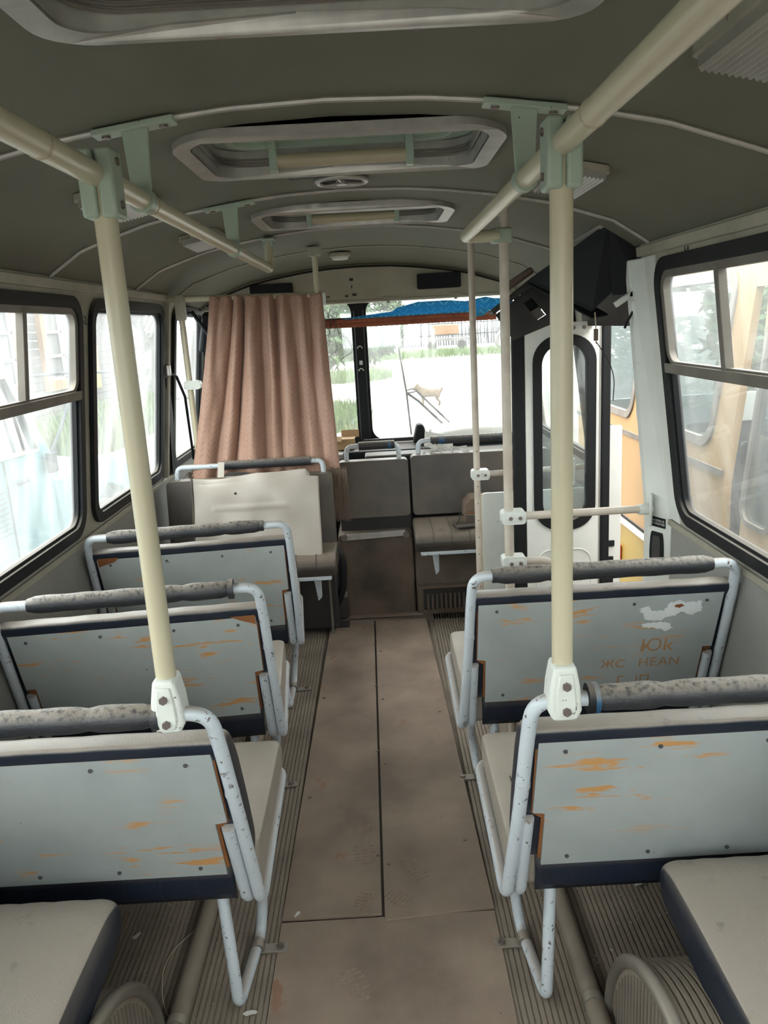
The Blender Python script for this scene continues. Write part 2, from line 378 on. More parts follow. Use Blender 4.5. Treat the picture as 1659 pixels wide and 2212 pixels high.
# windows
wn = 0
def window(side, w0, w1, slider, div):
    global wn; wn += 1; fn = wallfn(side)
    t = thing('window_%d' % wn, (wx(side, ZB), (w0 + w1) / 2, ZB), None, None, kind='structure')
    r0 = rr(w0 - .022, ZB - .022, w1 + .022, ZT + .022, .105, 8); r1 = rr(w0 + .022, ZB + .022, w1 - .022, ZT - .022, .07, 8)
    part(M().slab([r0, r1], fn, -.020, -.002), 'gasket', 'black_rubber', t, bev=.006)
    g0 = rr(w0 + .006, ZB + .006, w1 - .006, ZT - .006, .08, 8)
    r2 = rr(w0 + .034, ZB + .034, w1 - .034, ZT - .034, .06, 8)
    part(M().slab([g0, r2], fn, -.006, .022), 'inner_gasket', 'black_rubber', t, bev=.003)
    part(M().slab([g0], fn, .012, .016), 'glass', 'dusty_glass', t)
    if slider:
        part(M().slab([[(w0 + .01, 1.50), (w1 - .01, 1.50), (w1 - .01, 1.535), (w0 + .01, 1.535)]], fn, -.022, .01), 'slider_rail', 'grimy_aluminium', t, bev=.004)
        part(M().slab([rr(w0 + .02, 1.53, w1 - .02, ZT - .02, .06, 6), rr(w0 + .048, 1.542, w1 - .048, ZT - .045, .04, 6)], fn, -.014, .01), 'sash', 'grimy_aluminium', t, bev=.003)
        part(M().slab([[(div - .014, 1.53), (div + .014, 1.53), (div + .014, ZT - .03), (div - .014, ZT - .03)]], fn, -.018, .01), 'sash_bar', 'grimy_aluminium', t, bev=.003)
    return t
for i, (a, b) in enumerate(LW): window(-1, a, b, i in (0, 1, 2), {2: 2.595, 1: 1.33, 0: .2}.get(i))
for i, (a, b) in enumerate(RW): window(1, a, b, i in (0, 1, 2), {2: 2.29, 1: 1.0, 0: .02}.get(i))
# trims: ceiling edge moulding and sill strip
for sg, ends in ((-1, (Y0, 4.62)), (1, (Y0, 2.95))):
    nm = 'left' if sg < 0 else 'right'
    struct(M().slab([[(ends[0], 1.905), (ends[1], 1.905), (ends[1], 1.94), (ends[0], 1.94)]], wallfn(sg), -.014, .0), 'trim_%d' % (1 if sg < 0 else 2), 'cream_trim', bev=.004)
    struct(M().slab([[(ends[0], .905), (ends[1], .905), (ends[1], .93), (ends[0], .93)]], wallfn(sg), -.010, .0), 'trim_%d' % (3 if sg < 0 else 4), 'cream_trim', bev=.003)
tag(text('1-2', .05, Matrix.Translation((wx(-1, 1.80, -.002), 3.155, 1.80)) @ Matrix.Rotation(PI / 2 , 4, 'Z') @ Matrix.Rotation(PI / 2, 4, 'X') @ Matrix.Rotation(-.05, 4, 'Z'), 'ink', 'seat_number_marking'), 'handwritten 1-2 on the cream post between the left windows', 'marking')
tag(text('5-9', .028, Matrix.Translation((wx(1, 1.893, -.003), 2.52, 1.893)) @ Matrix.Rotation(-PI / 2, 4, 'Z') @ Matrix.Rotation(PI / 2, 4, 'X'), 'ink', 'seat_number_marking'), 'handwritten 5-9 on the trim over the right hand window', 'marking')

# ceiling
XS = [0, .2, .35, .55, .7, .92, 1.03, 1.075]; ZS = [2.178, 2.172, 2.158, 2.13, 2.10, 2.03, 1.96, 1.925]
def cz(x, y=0):
    d = min(abs(x - CX), 1.075)
    for i in range(7):
        if d <= XS[i + 1]:
            t = (d - XS[i]) / (XS[i + 1] - XS[i]); z = ZS[i] + t * (ZS[i + 1] - ZS[i]); break
    return z - max(0, y - 4.2) * .075
HX0, HX1 = -.42, .31
HAT = [(.70, 1.27), (1.93, 2.39), (3.14, 3.60)]
xs = sorted(set([CX + s * v for v in (0, .04, .08, .12, .16, .2, .24, .28, .32, .35, .39, .45, .55, .63, .7, .77, .85, .92, .98, 1.03, 1.055, 1.075) for s in (-1, 1)] + [HX0, HX1]))
ys = sorted(set([Y0, 0, 1.745, 2.835, 3.85, 4.2, 4.6, 5.0, 5.25] + [v for h in HAT for v in h]))
m = M(); vs = [(x, y, cz(x, y)) for y in ys for x in xs]; fs = []
for j in range(len(ys) - 1):
    for i in range(len(xs) - 1):
        if xs[i] >= HX0 - 1e-6 and xs[i + 1] <= HX1 + 1e-6 and any(ys[j] >= a - 1e-6 and ys[j + 1] <= b + 1e-6 for a, b in HAT): continue
        k = len(xs); fs.append((j * k + i, j * k + i + 1, (j + 1) * k + i + 1, (j + 1) * k + i))
m.add(vs, fs); c = struct(m, 'ceiling', 'ceiling_vinyl', solid=0)
c.data.polygons[0].use_smooth = True
for p in c.data.polygons: p.use_smooth = True
struct(M().box((CX, 2.4, 2.36), (2.3, 6.2, .03)), 'ceiling.001', 'white_paint', smooth=False)
struct(M().box((wx(-1, 1.9, .03), 2.4, 2.15), (.03, 6.2, .42)), 'ceiling.002', 'white_paint', smooth=False)
struct(M().box((wx(1, 1.9, .03), 2.4, 2.15), (.03, 6.2, .42)), 'ceiling.003', 'white_paint', smooth=False)
# ribs over the ceiling
for i, (yy, x0, x1) in enumerate([(.45, -1.14, .99), (1.745, -1.14, .995), (2.835, -1.14, .99), (3.85, -1.14, .985), (4.55, -1.14, .985)]):
    pts = [(x0 + (x1 - x0) * k / 60, yy, cz(x0 + (x1 - x0) * k / 60, yy) - .004) for k in range(61)]
    struct(M().tube(pts, .0075 if i < 4 else .003, 8), 'trim_%d' % (5 + i), 'aluminium' if i < 4 else 'cream_trim')
    pts = [(a, b + .013, cc + .001) for a, b, cc in pts]
    if i < 4: struct(M().tube(pts, .005, 6), 'trim_%d' % (15 + i), 'black_rubber')

# roof hatches
hl = ['large roof hatch directly over the camera at the top edge', 'roof hatch in the middle of the ceiling with tan grab bar', 'roof hatch furthest forward, the one nearest the round lamp']
for h, (a, b) in enumerate(HAT):
    t = thing('roof_hatch', (-.055, (a + b) / 2, 2.17), hl[h], 'roof hatch', 'roof hatches along the ceiling')
    z = lambda x: cz(x)
    f = lambda x, y, d: (x, y, cz(x) + .002 - d)
    part(M().slab([dense(rr(HX0 - .032, a - .032, HX1 + .032, b + .032, .11, 8)), dense(rr(HX0 + .008, a + .008, HX1 - .008, b - .008, .08, 8))], f, 0, .017), 'flange', 'aluminium', t, bev=.006)
    lp = dense(rr(HX0 + .011, a + .011, HX1 - .011, b - .011, .08, 8)); k = len(lp); lv = []
    lv = [(x, y, cz(x) - .013) for x, y in lp] + [(x, y, 2.216) for x, y in lp]
    part(M().add(lv, [(i, (i + 1) % k, k + (i + 1) % k, k + i) for i in range(k)]), 'collar', 'aluminium', t)
    for zz in (2.176, 2.184, 2.192):
        part(M().tube([(x * .995 if x < 0 else x * .99, y, zz) for x, y in rr(HX0 + .013, a + .013, HX1 - .013, b - .013, .08, 8)], .003, 6, closed=True), 'groove_bead', 'grimy_aluminium', t)
    lid = part(M().slab([rr(HX0 - .03, a - .03, HX1 + .03, b + .03, .09, 6)], lambda x, y, d: (x, y, 2.219 + d), 0, .03), 'lid', 'mint_paint', t)
    part(M().slab([rr(HX0 + .05, a + .05, HX1 - .05, b - .05, .06, 6), rr(HX0 + .075, a + .075, HX1 - .075, b - .075, .05, 6)], lambda x, y, d: (x, y, 2.208 + d), 0, .014), 'raised_rib', 'mint_paint', lid, bev=.004)
    ym = (a + b) / 2 + .12
    part(M().tube([(-.235, ym, 2.166), (.115, ym, 2.166)], .018), 'grab_bar', 'tan_pole', t)
    for xx in (-.245, .125): part(M().box((xx, ym, 2.18), (.022, .034, .085)), 'bar_bracket', 'mint_paint', t, bev=.003)
    for xx in (-.2, .09):
        part(M().disc((xx, b + .02, cz(xx) - .028), .006, .004), 'screw', 'bolt_metal', t)
# extractor fan
t = thing('ceiling_vent', (-.075, 2.64, 2.17), 'round black ceiling vent with chrome ring behind the middle hatch', 'vent')
part(M().tube([(-.075 + .078 * math.cos(a), 2.64 + .078 * math.sin(a), 2.168) for a in [2 * PI * i / 32 for i in range(32)]], .009, 10, closed=True), 'ring', 'aluminium', t)
part(M().disc((-.075, 2.64, 2.172), .074, .006, n=32), 'opening', 'black_plastic', t)
part(M().disc((-.075, 2.64, 2.162), .018, .012), 'hub', 'aluminium', t)
for k in range(3):
    a = .4 + k * 2 * PI / 3; part(M().tube([(-.075, 2.64, 2.163), (-.075 + .07 * math.cos(a), 2.64 + .07 * math.sin(a), 2.163)], .004, 6), 'spoke', 'aluminium', t)
# small ribbed sticker beside the vent
tag(M().slab([[(-.235, 2.545), (-.165, 2.545), (-.165, 2.60), (-.235, 2.60)]], lambda x, y, d: (x, y, cz(x) - .002 - d), 0, .001).build('notice_sticker', 'ink'), 'small dark rectangular notice stuck on ceiling beside the round vent', 'sticker')
# ceiling lamps
def lamp(x, y0, y1, label):
    sg = 1 if x > CX else -1; t = thing('ceiling_lamp', (x, (y0 + y1) / 2, cz(x)), label, 'lamp', 'ribbed ceiling lamps')
    sl = lambda a, b, d: (a, b, cz(a) - .002 - d)
    part(M().slab([dense(rr(x - .075, y0, x + .075, y1, .012, 3))], sl, 0, .016), 'base', 'cream_trim', t, bev=.003)
    n = 12; prof = []
    for i in range(n):
        a = x - .066 + .132 * i / n; p = .132 / n; prof += [(a, .034), (a + p * .45, .040), (a + p * .55, .040), (a + p * .95, .034)]
    prof = [(x - .068, .014)] + prof + [(x + .068, .014)]; k = len(prof)
    vs = [(a, yy, cz(a) - d) for yy in (y0 + .012, y1 - .012) for a, d in prof]
    part(M().add(vs, [(i, i + 1, k + i + 1, k + i) for i in range(k - 1)] + [tuple(range(k)), tuple(range(2 * k - 1, k - 1, -1))]), 'lens', 'lamp_lens', t, smooth=False)
lamp(.60, .86, 1.36, 'large ribbed ceiling lamp in the top right corner')
lamp(.575, 2.2, 2.54, 'ribbed ceiling lamp partly hidden behind the right rail clamp')
lamp(-.70, 2.2, 2.54, 'ribbed ceiling lamp above the left rail, behind its clamp')
lamp(-.68, 3.27, 3.58, 'small ribbed ceiling lamp left of the front end of the left rail')
t = thing('round_ceiling_lamp', (-.17, 4.72, cz(-.17, 4.72)), 'small round white ceiling lamp near the windscreen', 'lamp')
zz = cz(-.17, 4.72)
part(M().disc((-.17, 4.72, zz - .012), .062, .022, n=32), 'base', 'cream_trim', t, bev=.004)
part(M().disc((-.17, 4.72, zz - .030), .046, .018, n=32, r2=.05), 'lens', 'white_paint', t, bev=.005)

# ================================================================= THE FRONT
FY = 5.42
ffn = lambda a, b, d: (a, FY + d, b)
outer = [(-1.26, -.1), (1.12, -.1), (1.12, .93), (1.0, 1.95), (.6, 2.14), (-.7, 2.14), (-1.13, 1.95), (-1.26, .93)]
struct(M().slab([outer, rr(-1.11, .93, -.135, 1.90, .09, 8), rr(-.058, .93, .97, 1.90, .09, 8)], ffn, 0, .05), 'wall_front', 'black_rubber', smooth=False)
for i, (a, b) in enumerate(((-1.11, -.135), (-.058, .97))):
    t = thing('window_%d' % (13 + i), ((a + b) / 2, FY, .93), None, None, kind='structure')
    part(M().slab([rr(a - .01, .92, b + .01, 1.91, .09, 8)], ffn, .022, .027), 'glass', 'windshield_glass', t)
    part(M().slab([rr(a - .03, .90, b + .03, 1.93, .10, 8), rr(a + .012, .942, b - .012, 1.888, .08, 8)], ffn, -.015, .0), 'gasket', 'black_rubber', t, bev=.005)
t = thing('windscreen_pillar', (-.097, FY - .03, .9), 'black centre post between the two windscreen panes', 'pillar')
part(M().prism([(-.14, 0), (-.125, -.035), (-.069, -.035), (-.053, 0)], lambda a, b, d: (a, FY + b, d), .90, 1.95), 'post', 'black_plastic', t)
part(M().prism([(-.14, 1.95), (-.20, 1.95), (-.14, 1.82), (-.055, 1.82), (.005, 1.95)], lambda a, b, d: (a, FY - .03 + d, b), 0, .03), 'gusset', 'black_plastic', t)
for zz in (1.57, 1.42): part(M().tube([(-.10 + .016 * math.cos(a), FY - .037, zz + .016 * math.sin(a)) for a in [PI * i / 8 for i in range(9)]], .003, 6), 'hook', 'white_paint', t)
part(M().box((-.098, FY - .037, 1.475), (.022, .003, .028)), 'sticker', 'white_marks', t)
# fascia above the windscreen
top = [(-1.13 + 2.09 * k / 30, cz(-1.13 + 2.09 * k / 30, 5.2)) for k in range(31)]
fa = [(x, max(1.875, z - .012)) for x, z in top]
struct(M().slab([[(-1.13, 1.872)] + fa[1:-1] + [(.96, 1.872)]], lambda a, b, d: (a, 5.2 + d + (b - 1.87) * -.05, b), 0, .02), 'wall_front.001', 'cream_fascia', smooth=False)
struct(M().box((CX, 5.31, 1.872), (2.1, .24, .012)), 'wall_front.002', 'cream_fascia', smooth=False)
struct(M().tube([(x, 5.18, z - .004) for x, z in fa[1:-1]], .006, 8), 'trim_20', 'black_rubber')
for x0, x1, z0, z1, lab in ((.295, .575, 1.925, 2.02, 'black rectangular panel on the fascia right of centre'), (-.775, -.50, 1.915, 2.01, 'black rectangular panel on the fascia just above the curtain')):
    t = thing('fascia_panel', ((x0 + x1) / 2, 5.17, z0), lab, 'panel', 'black fascia panels over the windscreen')
    part(M().slab([rr(x0, z0, x1, z1, .012, 4)], lambda a, b, d: (a, 5.178 + d, b), -.012, .012), 'face', 'black_plastic', t, bev=.005)
    part(M().tube([((x0 + x1) / 2 - .04, 5.17, z0 + .002), ((x0 + x1) / 2 - .03, 5.165, z0 - .008), ((x0 + x1) / 2 + .03, 5.165, z0 - .008), ((x0 + x1) / 2 + .04, 5.17, z0 + .002)], .003, 6), 'pull', 'aluminium', t)
for i, (xx, zz, w, hh) in enumerate([(-.125, 2.01, .024, .016), (-.125, 1.965, .007, .02), (-.11, 1.915, .028, .014), (-.16, 1.908, .02, .007), (-.28, 1.91, .022, .007)]):
    tag(M().box((xx, 5.194, zz), (w, .006, hh)).build('screw_hole', 'ink'), 'small dark hole or chipped spot in the cream fascia above the pillar', 'hole', 'dark holes in the fascia')
for xx in (.105, .54):
    tag(M().box((xx, 5.19, 1.885), (.06, .008, .014)).box((xx, 5.188, 1.870), (.018, .008, .035)).build('curtain_clip', 'cream_trim'), ('left' if xx < .3 else 'right') + ' one of two cream metal clips under the fascia edge', 'clip', 'fascia clips')
# valance and blue curtain
def cloth(name, mt, pts_top, pts_bot, y, label, cat, wave=.008, n=90, freq=60):
    def it(P, x):
        for i in range(len(P) - 1):
            if P[i][0] <= x <= P[i + 1][0]: return P[i][1] + (x - P[i][0]) / (P[i + 1][0] - P[i][0] + 1e-9) * (P[i + 1][1] - P[i][1])
        return P[-1][1]
    xa, xb = pts_top[0][0], pts_top[-1][0]
    def fn(u, v):
        x = xa + u * (xb - xa); a = it(pts_bot, x); b = it(pts_top, x); return (x, y + wave * math.sin(x * freq) * (.4 + .6 * v) - .004 * math.sin(v * 7), a + (b - a) * v)
    mm = M().grid(n, 10, fn, lambda u, v: (u * (xb - xa), (it(pts_bot, xa + u * (xb - xa)) + (it(pts_top, xa + u * (xb - xa)) - it(pts_bot, xa + u * (xb - xa))) * v)))
    return tag(mm.build(name, mt, solid=.003), label, cat)
# quilted strip with squares
m = M()
def q(u, v):
    x = -1.05 + 1.87 * u; b = 1.716 - .004 * u; t = 1.768
    return (x, 5.335 - .007 * abs(math.sin(x * PI / .035)) * abs(math.sin((v * .055) * PI / .0275)), b + (t - b) * v)
m.grid(260, 14, q)
tag(m.build('quilted_valance', 'orange_quilt', solid=.006), 'rust orange quilted strip stretched across the windscreen', 'valance')
cloth('short_curtain', 'curtain_teal', [(-.20, 1.772), (.13, 1.80), (.16, 1.822), (.30, 1.853), (.50, 1.853), (.62, 1.840), (.75, 1.862), (.80, 1.850), (.93, 1.84)],
      [(-.20, 1.768), (.64, 1.768), (.67, 1.735), (.74, 1.742), (.77, 1.772), (.85, 1.775), (.88, 1.79), (.93, 1.80)], 5.322, 'bright blue leaf patterned curtain tucked above the orange valance', 'curtain', wave=.004)
tag(M().tube([(-1.08, 5.325, 1.775), (-.2, 5.325, 1.772), (.4, 5.325, 1.771), (.95, 5.325, 1.79)], .004, 6).build('curtain_wire', 'black_rubber'), 'thin dark wire holding the orange valance and blue cloth', 'wire')
# tangle of thin wires by the curtain edge
m = M()
for k in range(16):
    a = (-.31 + random.uniform(-.04, .05), 5.28, 1.80 + random.uniform(-.02, .04)); P = [Vector(a)]
    for j in range(7): P.append(P[-1] + Vector((random.uniform(-.045, .04), random.uniform(-.01, .01), random.uniform(-.075, .02))))
    m.tube(fillet(P, .03, 3), .0013, 5)
tag(m.build('wire_tangle', 'dark_metal'), 'tangle of thin dark wires hanging beside the brown curtain', 'wires')
# windscreen wiper outside
t = thing('windscreen_wiper', (.21, 5.50, .95), 'black windscreen wiper with twin arms outside the right pane', 'wiper')
part(M().tube([(.165, 5.49, 1.56), (.185, 5.49, 1.40), (.205, 5.49, 1.25), (.225, 5.49, .95)], .006, 8), 'blade', 'black_rubber', t)
part(M().tube([(.207, 5.50, 1.245), (.29, 5.51, 1.18), (.455, 5.50, 1.01), (.50, 5.50, .93)], .008, 8), 'arm', 'dark_metal', t)
part(M().tube([(.275, 5.50, 1.255), (.51, 5.50, 1.01), (.55, 5.50, .93)], .006, 8), 'arm', 'dark_metal', t)
part(M().tube(fillet([(.207, 5.50, 1.262), (.25, 5.50, 1.272), (.285, 5.50, 1.258), (.25, 5.50, 1.245), (.207, 5.50, 1.245)], .015), .004, 6), 'link', 'dark_metal', t)
# dashboard
t = thing('dashboard', (CX, 5.2, 0), 'dark dashboard shelf below the windscreen', 'dashboard')
part(M().prism([(5.42, .55), (5.42, .925), (5.30, .925), (5.0, .86), (4.97, .80), (5.0, .55)], lambda a, b, d: (d, a, b), -1.15, 1.0), 'shelf', 'dark_metal', t, bev=.01)
part(M().box((.28, 5.03, .90), (1.05, .05, .05)), 'ledge', 'black_plastic', t, bev=.01)
part(M().box((.10, 5.33, .945), (.42, .03, .025)), 'sill_bar', 'grey_black_board', t, bev=.004)
t = thing('dashboard_box', (.68, 5.2, .9), 'dark raised box under the grey quilted cover on the dashboard', 'box')
part(M().box((.65, 5.17, .925), (.58, .26, .05)), 'box', 'black_plastic', t, bev=.01)
t = thing('quilted_cover', (.68, 5.2, .93), 'grey quilted cover lying on the right side of the dashboard', 'cover')
def qc(u, v):
    x = .34 + .62 * u; y = 5.02 + .30 * v; e = min(u, 1 - u) * 8; e = min(1, e); ev = min(1, min(v, 1 - v) * 6)
    return (x, y, .955 + (.022 + .045 * math.sin(u * 2.4 + .3)) * math.sqrt(max(0, e)) * math.sqrt(max(0, ev)) + .05 * v - .004 * (abs(math.sin(u * 14)) < .12))
part(M().grid(60, 24, qc), 'cloth', 'paper', t, solid=.02)
t = thing('papers', (.35, 5.06, .93), 'white printed card propped on dashboard beside black bag', 'card')
part(M().box((.38, 5.0, .965), (.19, .004, .12), Euler((-.75, .25, .1))), 'card', 'paper', t)
part(M().box((.375, 4.988, .978), (.045, .004, .03), Euler((-.75, .25, .1))), 'printed_square', 'dark_metal', t)
tag(M().prism([(.225, .93), (.345, .93), (.34, .965), (.315, .985), (.305, 1.035), (.285, 1.05), (.255, 1.045), (.24, .985)], lambda a, b, d: (a, d, b), 5.25, 5.36).build('black_bag', 'black_plastic', bev=.012, seg=3), 'small black bag standing on dashboard against the windscreen', 'bag')
t = thing('cardboard_box', (-.235, 5.2, .90), 'small open cardboard box on the dashboard beside the curtain', 'box')
part(M().box((-.235, 5.22, .955), (.13, .12, .07)), 'body', 'cardboard', t)
part(M().box((-.29, 5.15, .995), (.07, .05, .004), Euler((.6, .1, 0))), 'flap', 'cardboard', t)
part(M().box((-.2, 5.29, 1.01), (.12, .004, .05), Euler((-.2, 0, 0))), 'flap', 'cardboard', t)
for k in range(3):
    tag(M().box((-.235 + .004 * k, 5.13, .868 + k * .016), (.16, .14, .013)).build('paper_pad', 'paper'), ['lowest', 'middle', 'uppermost'][k] + ' of the three flat grey pads under the cardboard box', 'pad', 'pads under cardboard box')
# driver corner clutter
t = thing('steering_column_gear', (-.95, 4.75, 0), 'dark driver gear and brackets seen left of the brown curtain', 'equipment')
part(M().box((-1.0, 4.95, 1.72), (.14, .06, .24), Euler((0, .2, .3))), 'mirror_housing', 'black_plastic', t, bev=.02, seg=3)
part(M().tube(fillet([(-1.1, 4.9, 1.86), (-1.0, 4.9, 1.7), (-1.03, 4.8, 1.55), (-.98, 4.8, 1.45)], .05), .012, 8), 'bracket', 'black_plastic', t)
part(M().box((-.93, 4.85, 1.60), (.09, .05, .05), Euler((.2, .5, .3))).box((-.90, 4.8, 1.73), (.07, .04, .03), Euler((.2, -.5, .3))), 'switch_box', 'dark_metal', t, bev=.006)
t = thing('seat_belt', (-1.13, 4.42, .9), 'black seat belt hanging from post in front left corner', 'belt')
part(M().prism([(4.34, 1.50), (4.40, 1.50), (4.50, 1.30), (4.62, .93), (4.52, .93), (4.44, 1.2)], lambda a, b, d: (wx(-1, b) + .015 + d, a, b), 0, .004), 'strap', 'black_rubber', t)
part(M().tube([(-1.13, 4.36, 1.52), (-1.12, 4.44, 1.50), (-1.10, 4.50, 1.38), (-1.12, 4.62, 1.0)], .008, 8), 'strap', 'black_rubber', t)
part(M().box((-1.135, 4.345, 1.54), (.02, .035, .06)), 'anchor', 'aluminium', t, bev=.004)
tag(M().slab([[(4.36, .94), (4.39, .94), (4.39, 1.9), (4.36, 1.9)]], wallfn(-1), -.03, 0).build('window_post', 'cream_trim', bev=.005), 'narrow cream post between left window and the driver window', 'post')

# ================================================================= HANDRAILS AND POLES
def clamp_block(par, c, w, d, h, m_='mint_paint'):
    x, y, z = c
    b = part(M().prism([(x - w / 2, z - h / 2), (x - .0025, z - h / 2), (x - .0025, z + h / 2), (x - w / 2, z + h / 2)], lambda a, bb, e: (a, e, bb), y - d / 2, y + d / 2)
             .prism([(x + .0025, z - h / 2), (x + w / 2, z - h / 2), (x + w / 2, z + h / 2), (x + .0025, z + h / 2)], lambda a, bb, e: (a, e, bb), y - d / 2, y + d / 2), 'rail_clamp', m_, par, bev=.006)
    for dz in (-h * .3, h * .32):
        part(M().tube([(x - w / 2 - .004, y, z + dz), (x + w / 2 + .004, y, z + dz)], .007, 6), 'bolt', 'bolt_metal', b)
    return b
def foot_clamp(par, c):
    x, y, z = c
    pr = [(-.022, .065), (.022, .065), (.030, .02), (.034, -.03), (.024, -.052), (-.024, -.052), (-.034, -.03), (-.030, .02)]
    b = part(M().prism(pr, lambda a, bb, e: (x + a, e, z + bb), y - .030, y + .030), 'pole_clamp', 'clamp_white', par, bev=.008, seg=3)
    part(M().prism([(p[0] * .62, p[1] * .78) for p in pr], lambda a, bb, e: (x + a, e, z + bb), y - .036, y - .028), 'clamp_ridge', 'clamp_white', b, bev=.003)
    for dz in (.028, -.026): part(M().tube([(x, y - .044, z + dz), (x, y - .034, z + dz)], .0085, 6), 'bolt', 'bolt_metal', b)
def rail(x, yend, label):
    t = thing('ceiling_handrail', (x, 1.8, 2.0), label, 'handrail', 'handrails below the ceiling'); R = .0205
    if x < 0: P = fillet([(x, Y0 + .02, 2.0), (x, yend, 2.0), (x, yend + .03, cz(x, yend) - .02)], .04)
    else: P = fillet([(x, Y0 + .02, 2.0), (x, yend, 2.0), (.455, yend + .01, 2.0)], .04)
    part(M().tube(P, R, 20), 'rail', 'cream_pole', t)
    for yy in (1.22, 1.80 if x < 0 else 1.78):
        part(M().tube([(x, yy - .004, 2.0), (x, yy + .004, 2.0)], R + .0012, 20), 'joint_ring', 'tan_pole', t)
    for yb in ((1.745, 2.835) if x < 0 else (1.745, 2.10 if False else 1.745)):
        zt = cz(x, yb) - .012; b = part(M().prism([(x - .020, 2.01), (x + .020, 2.01), (x + .028, zt), (x - .028, zt)], lambda a, bb, e: (a, yb + e, bb), -.004, .004), 'hanger', 'mint_paint', t, bev=.002)
        part(M().tube([(x, yb - .018, 2.0), (x, yb + .018, 2.0)], R + .006, 20), 'hanger_ring', 'mint_paint', b)
        pp = [(x - .085, 0), (x + .085, 0)]
        part(M().slab([[(x - .085, yb - .022), (x + .085, yb - .022), (x + .085, yb + .022), (x - .085, yb + .022)]], lambda a, bb, d: (a, bb, zt + (cz(a, yb) - cz(x, yb)) + d), -.004, .008), 'mounting_plate', 'mint_paint', b, bev=.002)
        for dx in (-.06, .06): part(M().disc((x + dx, yb, zt + (cz(x + dx, yb) - cz(x, yb)) - .006), .009, .006), 'screw', 'bolt_metal', b)
        if x > 0: break
    if x < 0: part(M().slab([[(x - .03, yend), (x + .03, yend), (x + .03, yend + .06), (x - .03, yend + .06)]], lambda a, bb, d: (a, bb, cz(x, yend) - .012 - d), 0, .012).box((x, yend + .03, cz(x, yend) - .035), (.045, .045, .04)), 'end_socket', 'mint_paint', t, bev=.004)
rail(-.467, 3.80, 'cream handrail under the ceiling on the left, turning up at its end')
rail(.335, 2.86, 'cream handrail under the ceiling on the right, bent sideways at its end')
def tallpole(x, y, label):
    t = thing('grab_pole', (x, y, .98), label, 'pole', 'vertical poles standing on the seat rails')
    part(M().tube([(x, y, 1.02), (x, y, 1.98)], .0205, 20), 'pole', 'cream_pole', t)
    clamp_block(t, (x, y, 1.985), .062, .062, .115); foot_clamp(t, (x, y, .985)); return t
tallpole(-.463, 1.47, 'thick cream vertical pole clamped to the near left seat rail')
tallpole(.337, 1.43, 'thick cream vertical pole clamped to the near right seat rail')
# door side poles
P2 = (.475, 2.88)
t = thing('door_pole', (P2[0], P2[1], 0), 'cream floor to ceiling pole clamped to the end of the right handrail', 'pole')
part(M().tube([(*P2, .01), (*P2, cz(P2[0], P2[1]) - .01)], .0175, 18), 'pole', 'beige_pole', t)
part(M().box((P2[0] - .008, P2[1], 2.0), (.075, .05, .05)), 'rail_clamp', 'mint_paint', t, bev=.008)
def hclamp(par, x, y, z, sg=1):
    b = part(M().slab([rr(x - .030, z - .026, x + .062, z + .026, .014, 4)], lambda a, bb, d: (a, y + d, bb), -.030, .030), 'side_clamp', 'clamp_white', par, bev=.006, seg=3)
    part(M().slab([rr(x - .012, z - .014, x + .052, z + .014, .008, 3)], lambda a, bb, d: (a, y + d, bb), -.035, -.028), 'clamp_ridge', 'clamp_white', b, bev=.002)
    for dx in (.002, .038): part(M().tube([(x + dx, y - .041, z), (x + dx, y - .033, z)], .0075, 6), 'bolt', 'bolt_metal', b)
hclamp(t, P2[0], P2[1], .98); hclamp(t, P2[0], P2[1], .80)
part(M().tube([(P2[0] + .05, P2[1], .98), (1.03, 2.972, .957)], .0155, 16), 'cross_bar', 'beige_pole', t)
part(M().tube(fillet([(P2[0] + .05, P2[1], .80), (.66, 2.9, .79), (.70, 2.92, .1), (.70, 2.92, .01)], .13), .0155, 16), 'curved_bar', 'beige_pole', t)
fl = part(M().tube([(1.0, 2.962, .957), (1.05, 2.975, .955)], [.021, .024], 16), 'end_socket', 'clamp_white', t)
part(M().box((1.052, 2.97, .955), (.012, .07, .13), Euler((0, 0, -.4))), 'flange', 'clamp_white', fl, bev=.006)
P1 = (.485, 3.9)
t = thing('partition_pole', (P1[0], P1[1], 0), 'slim cream pole beside the white partition by the door', 'pole')
part(M().tube([(*P1, .01), (*P1, cz(P1[0], P1[1]) - .01)], .0165, 16), 'pole', 'beige_pole', t)
hclamp(t, P1[0], P1[1], .95)
part(M().tube([(P1[0] + .05, P1[1], .95), (1.09, 3.95, .95)], .015, 14), 'cross_bar', 'beige_pole', t)
part(M().box((.98, 3.93, .93), (.03, .03, .14)), 'bar_bracket', 'clamp_white', t, bev=.006)
for k in range(9): part(M().tube([(P1[0], P1[1] - .0175, .35 + k * .09), (P1[0], P1[1] - .0155, .35 + k * .09)], .003, 6), 'rivet_hole', 'ink', t)
t = thing('partition_panel', (.81, 3.97, 0), 'pale mint partition panel low behind the folded door', 'partition')
part(M().slab([rr(.515, .02, 1.09, .835, .02, 4)], lambda a, b, d: (a, 3.96 + d, b), 0, .02), 'board', 'white_paint', t, bev=.004)
part(M().tube([(.517, 3.97, .03), (.517, 3.97, .83)], .007, 8), 'edge_strip', 'cream_pole', t)
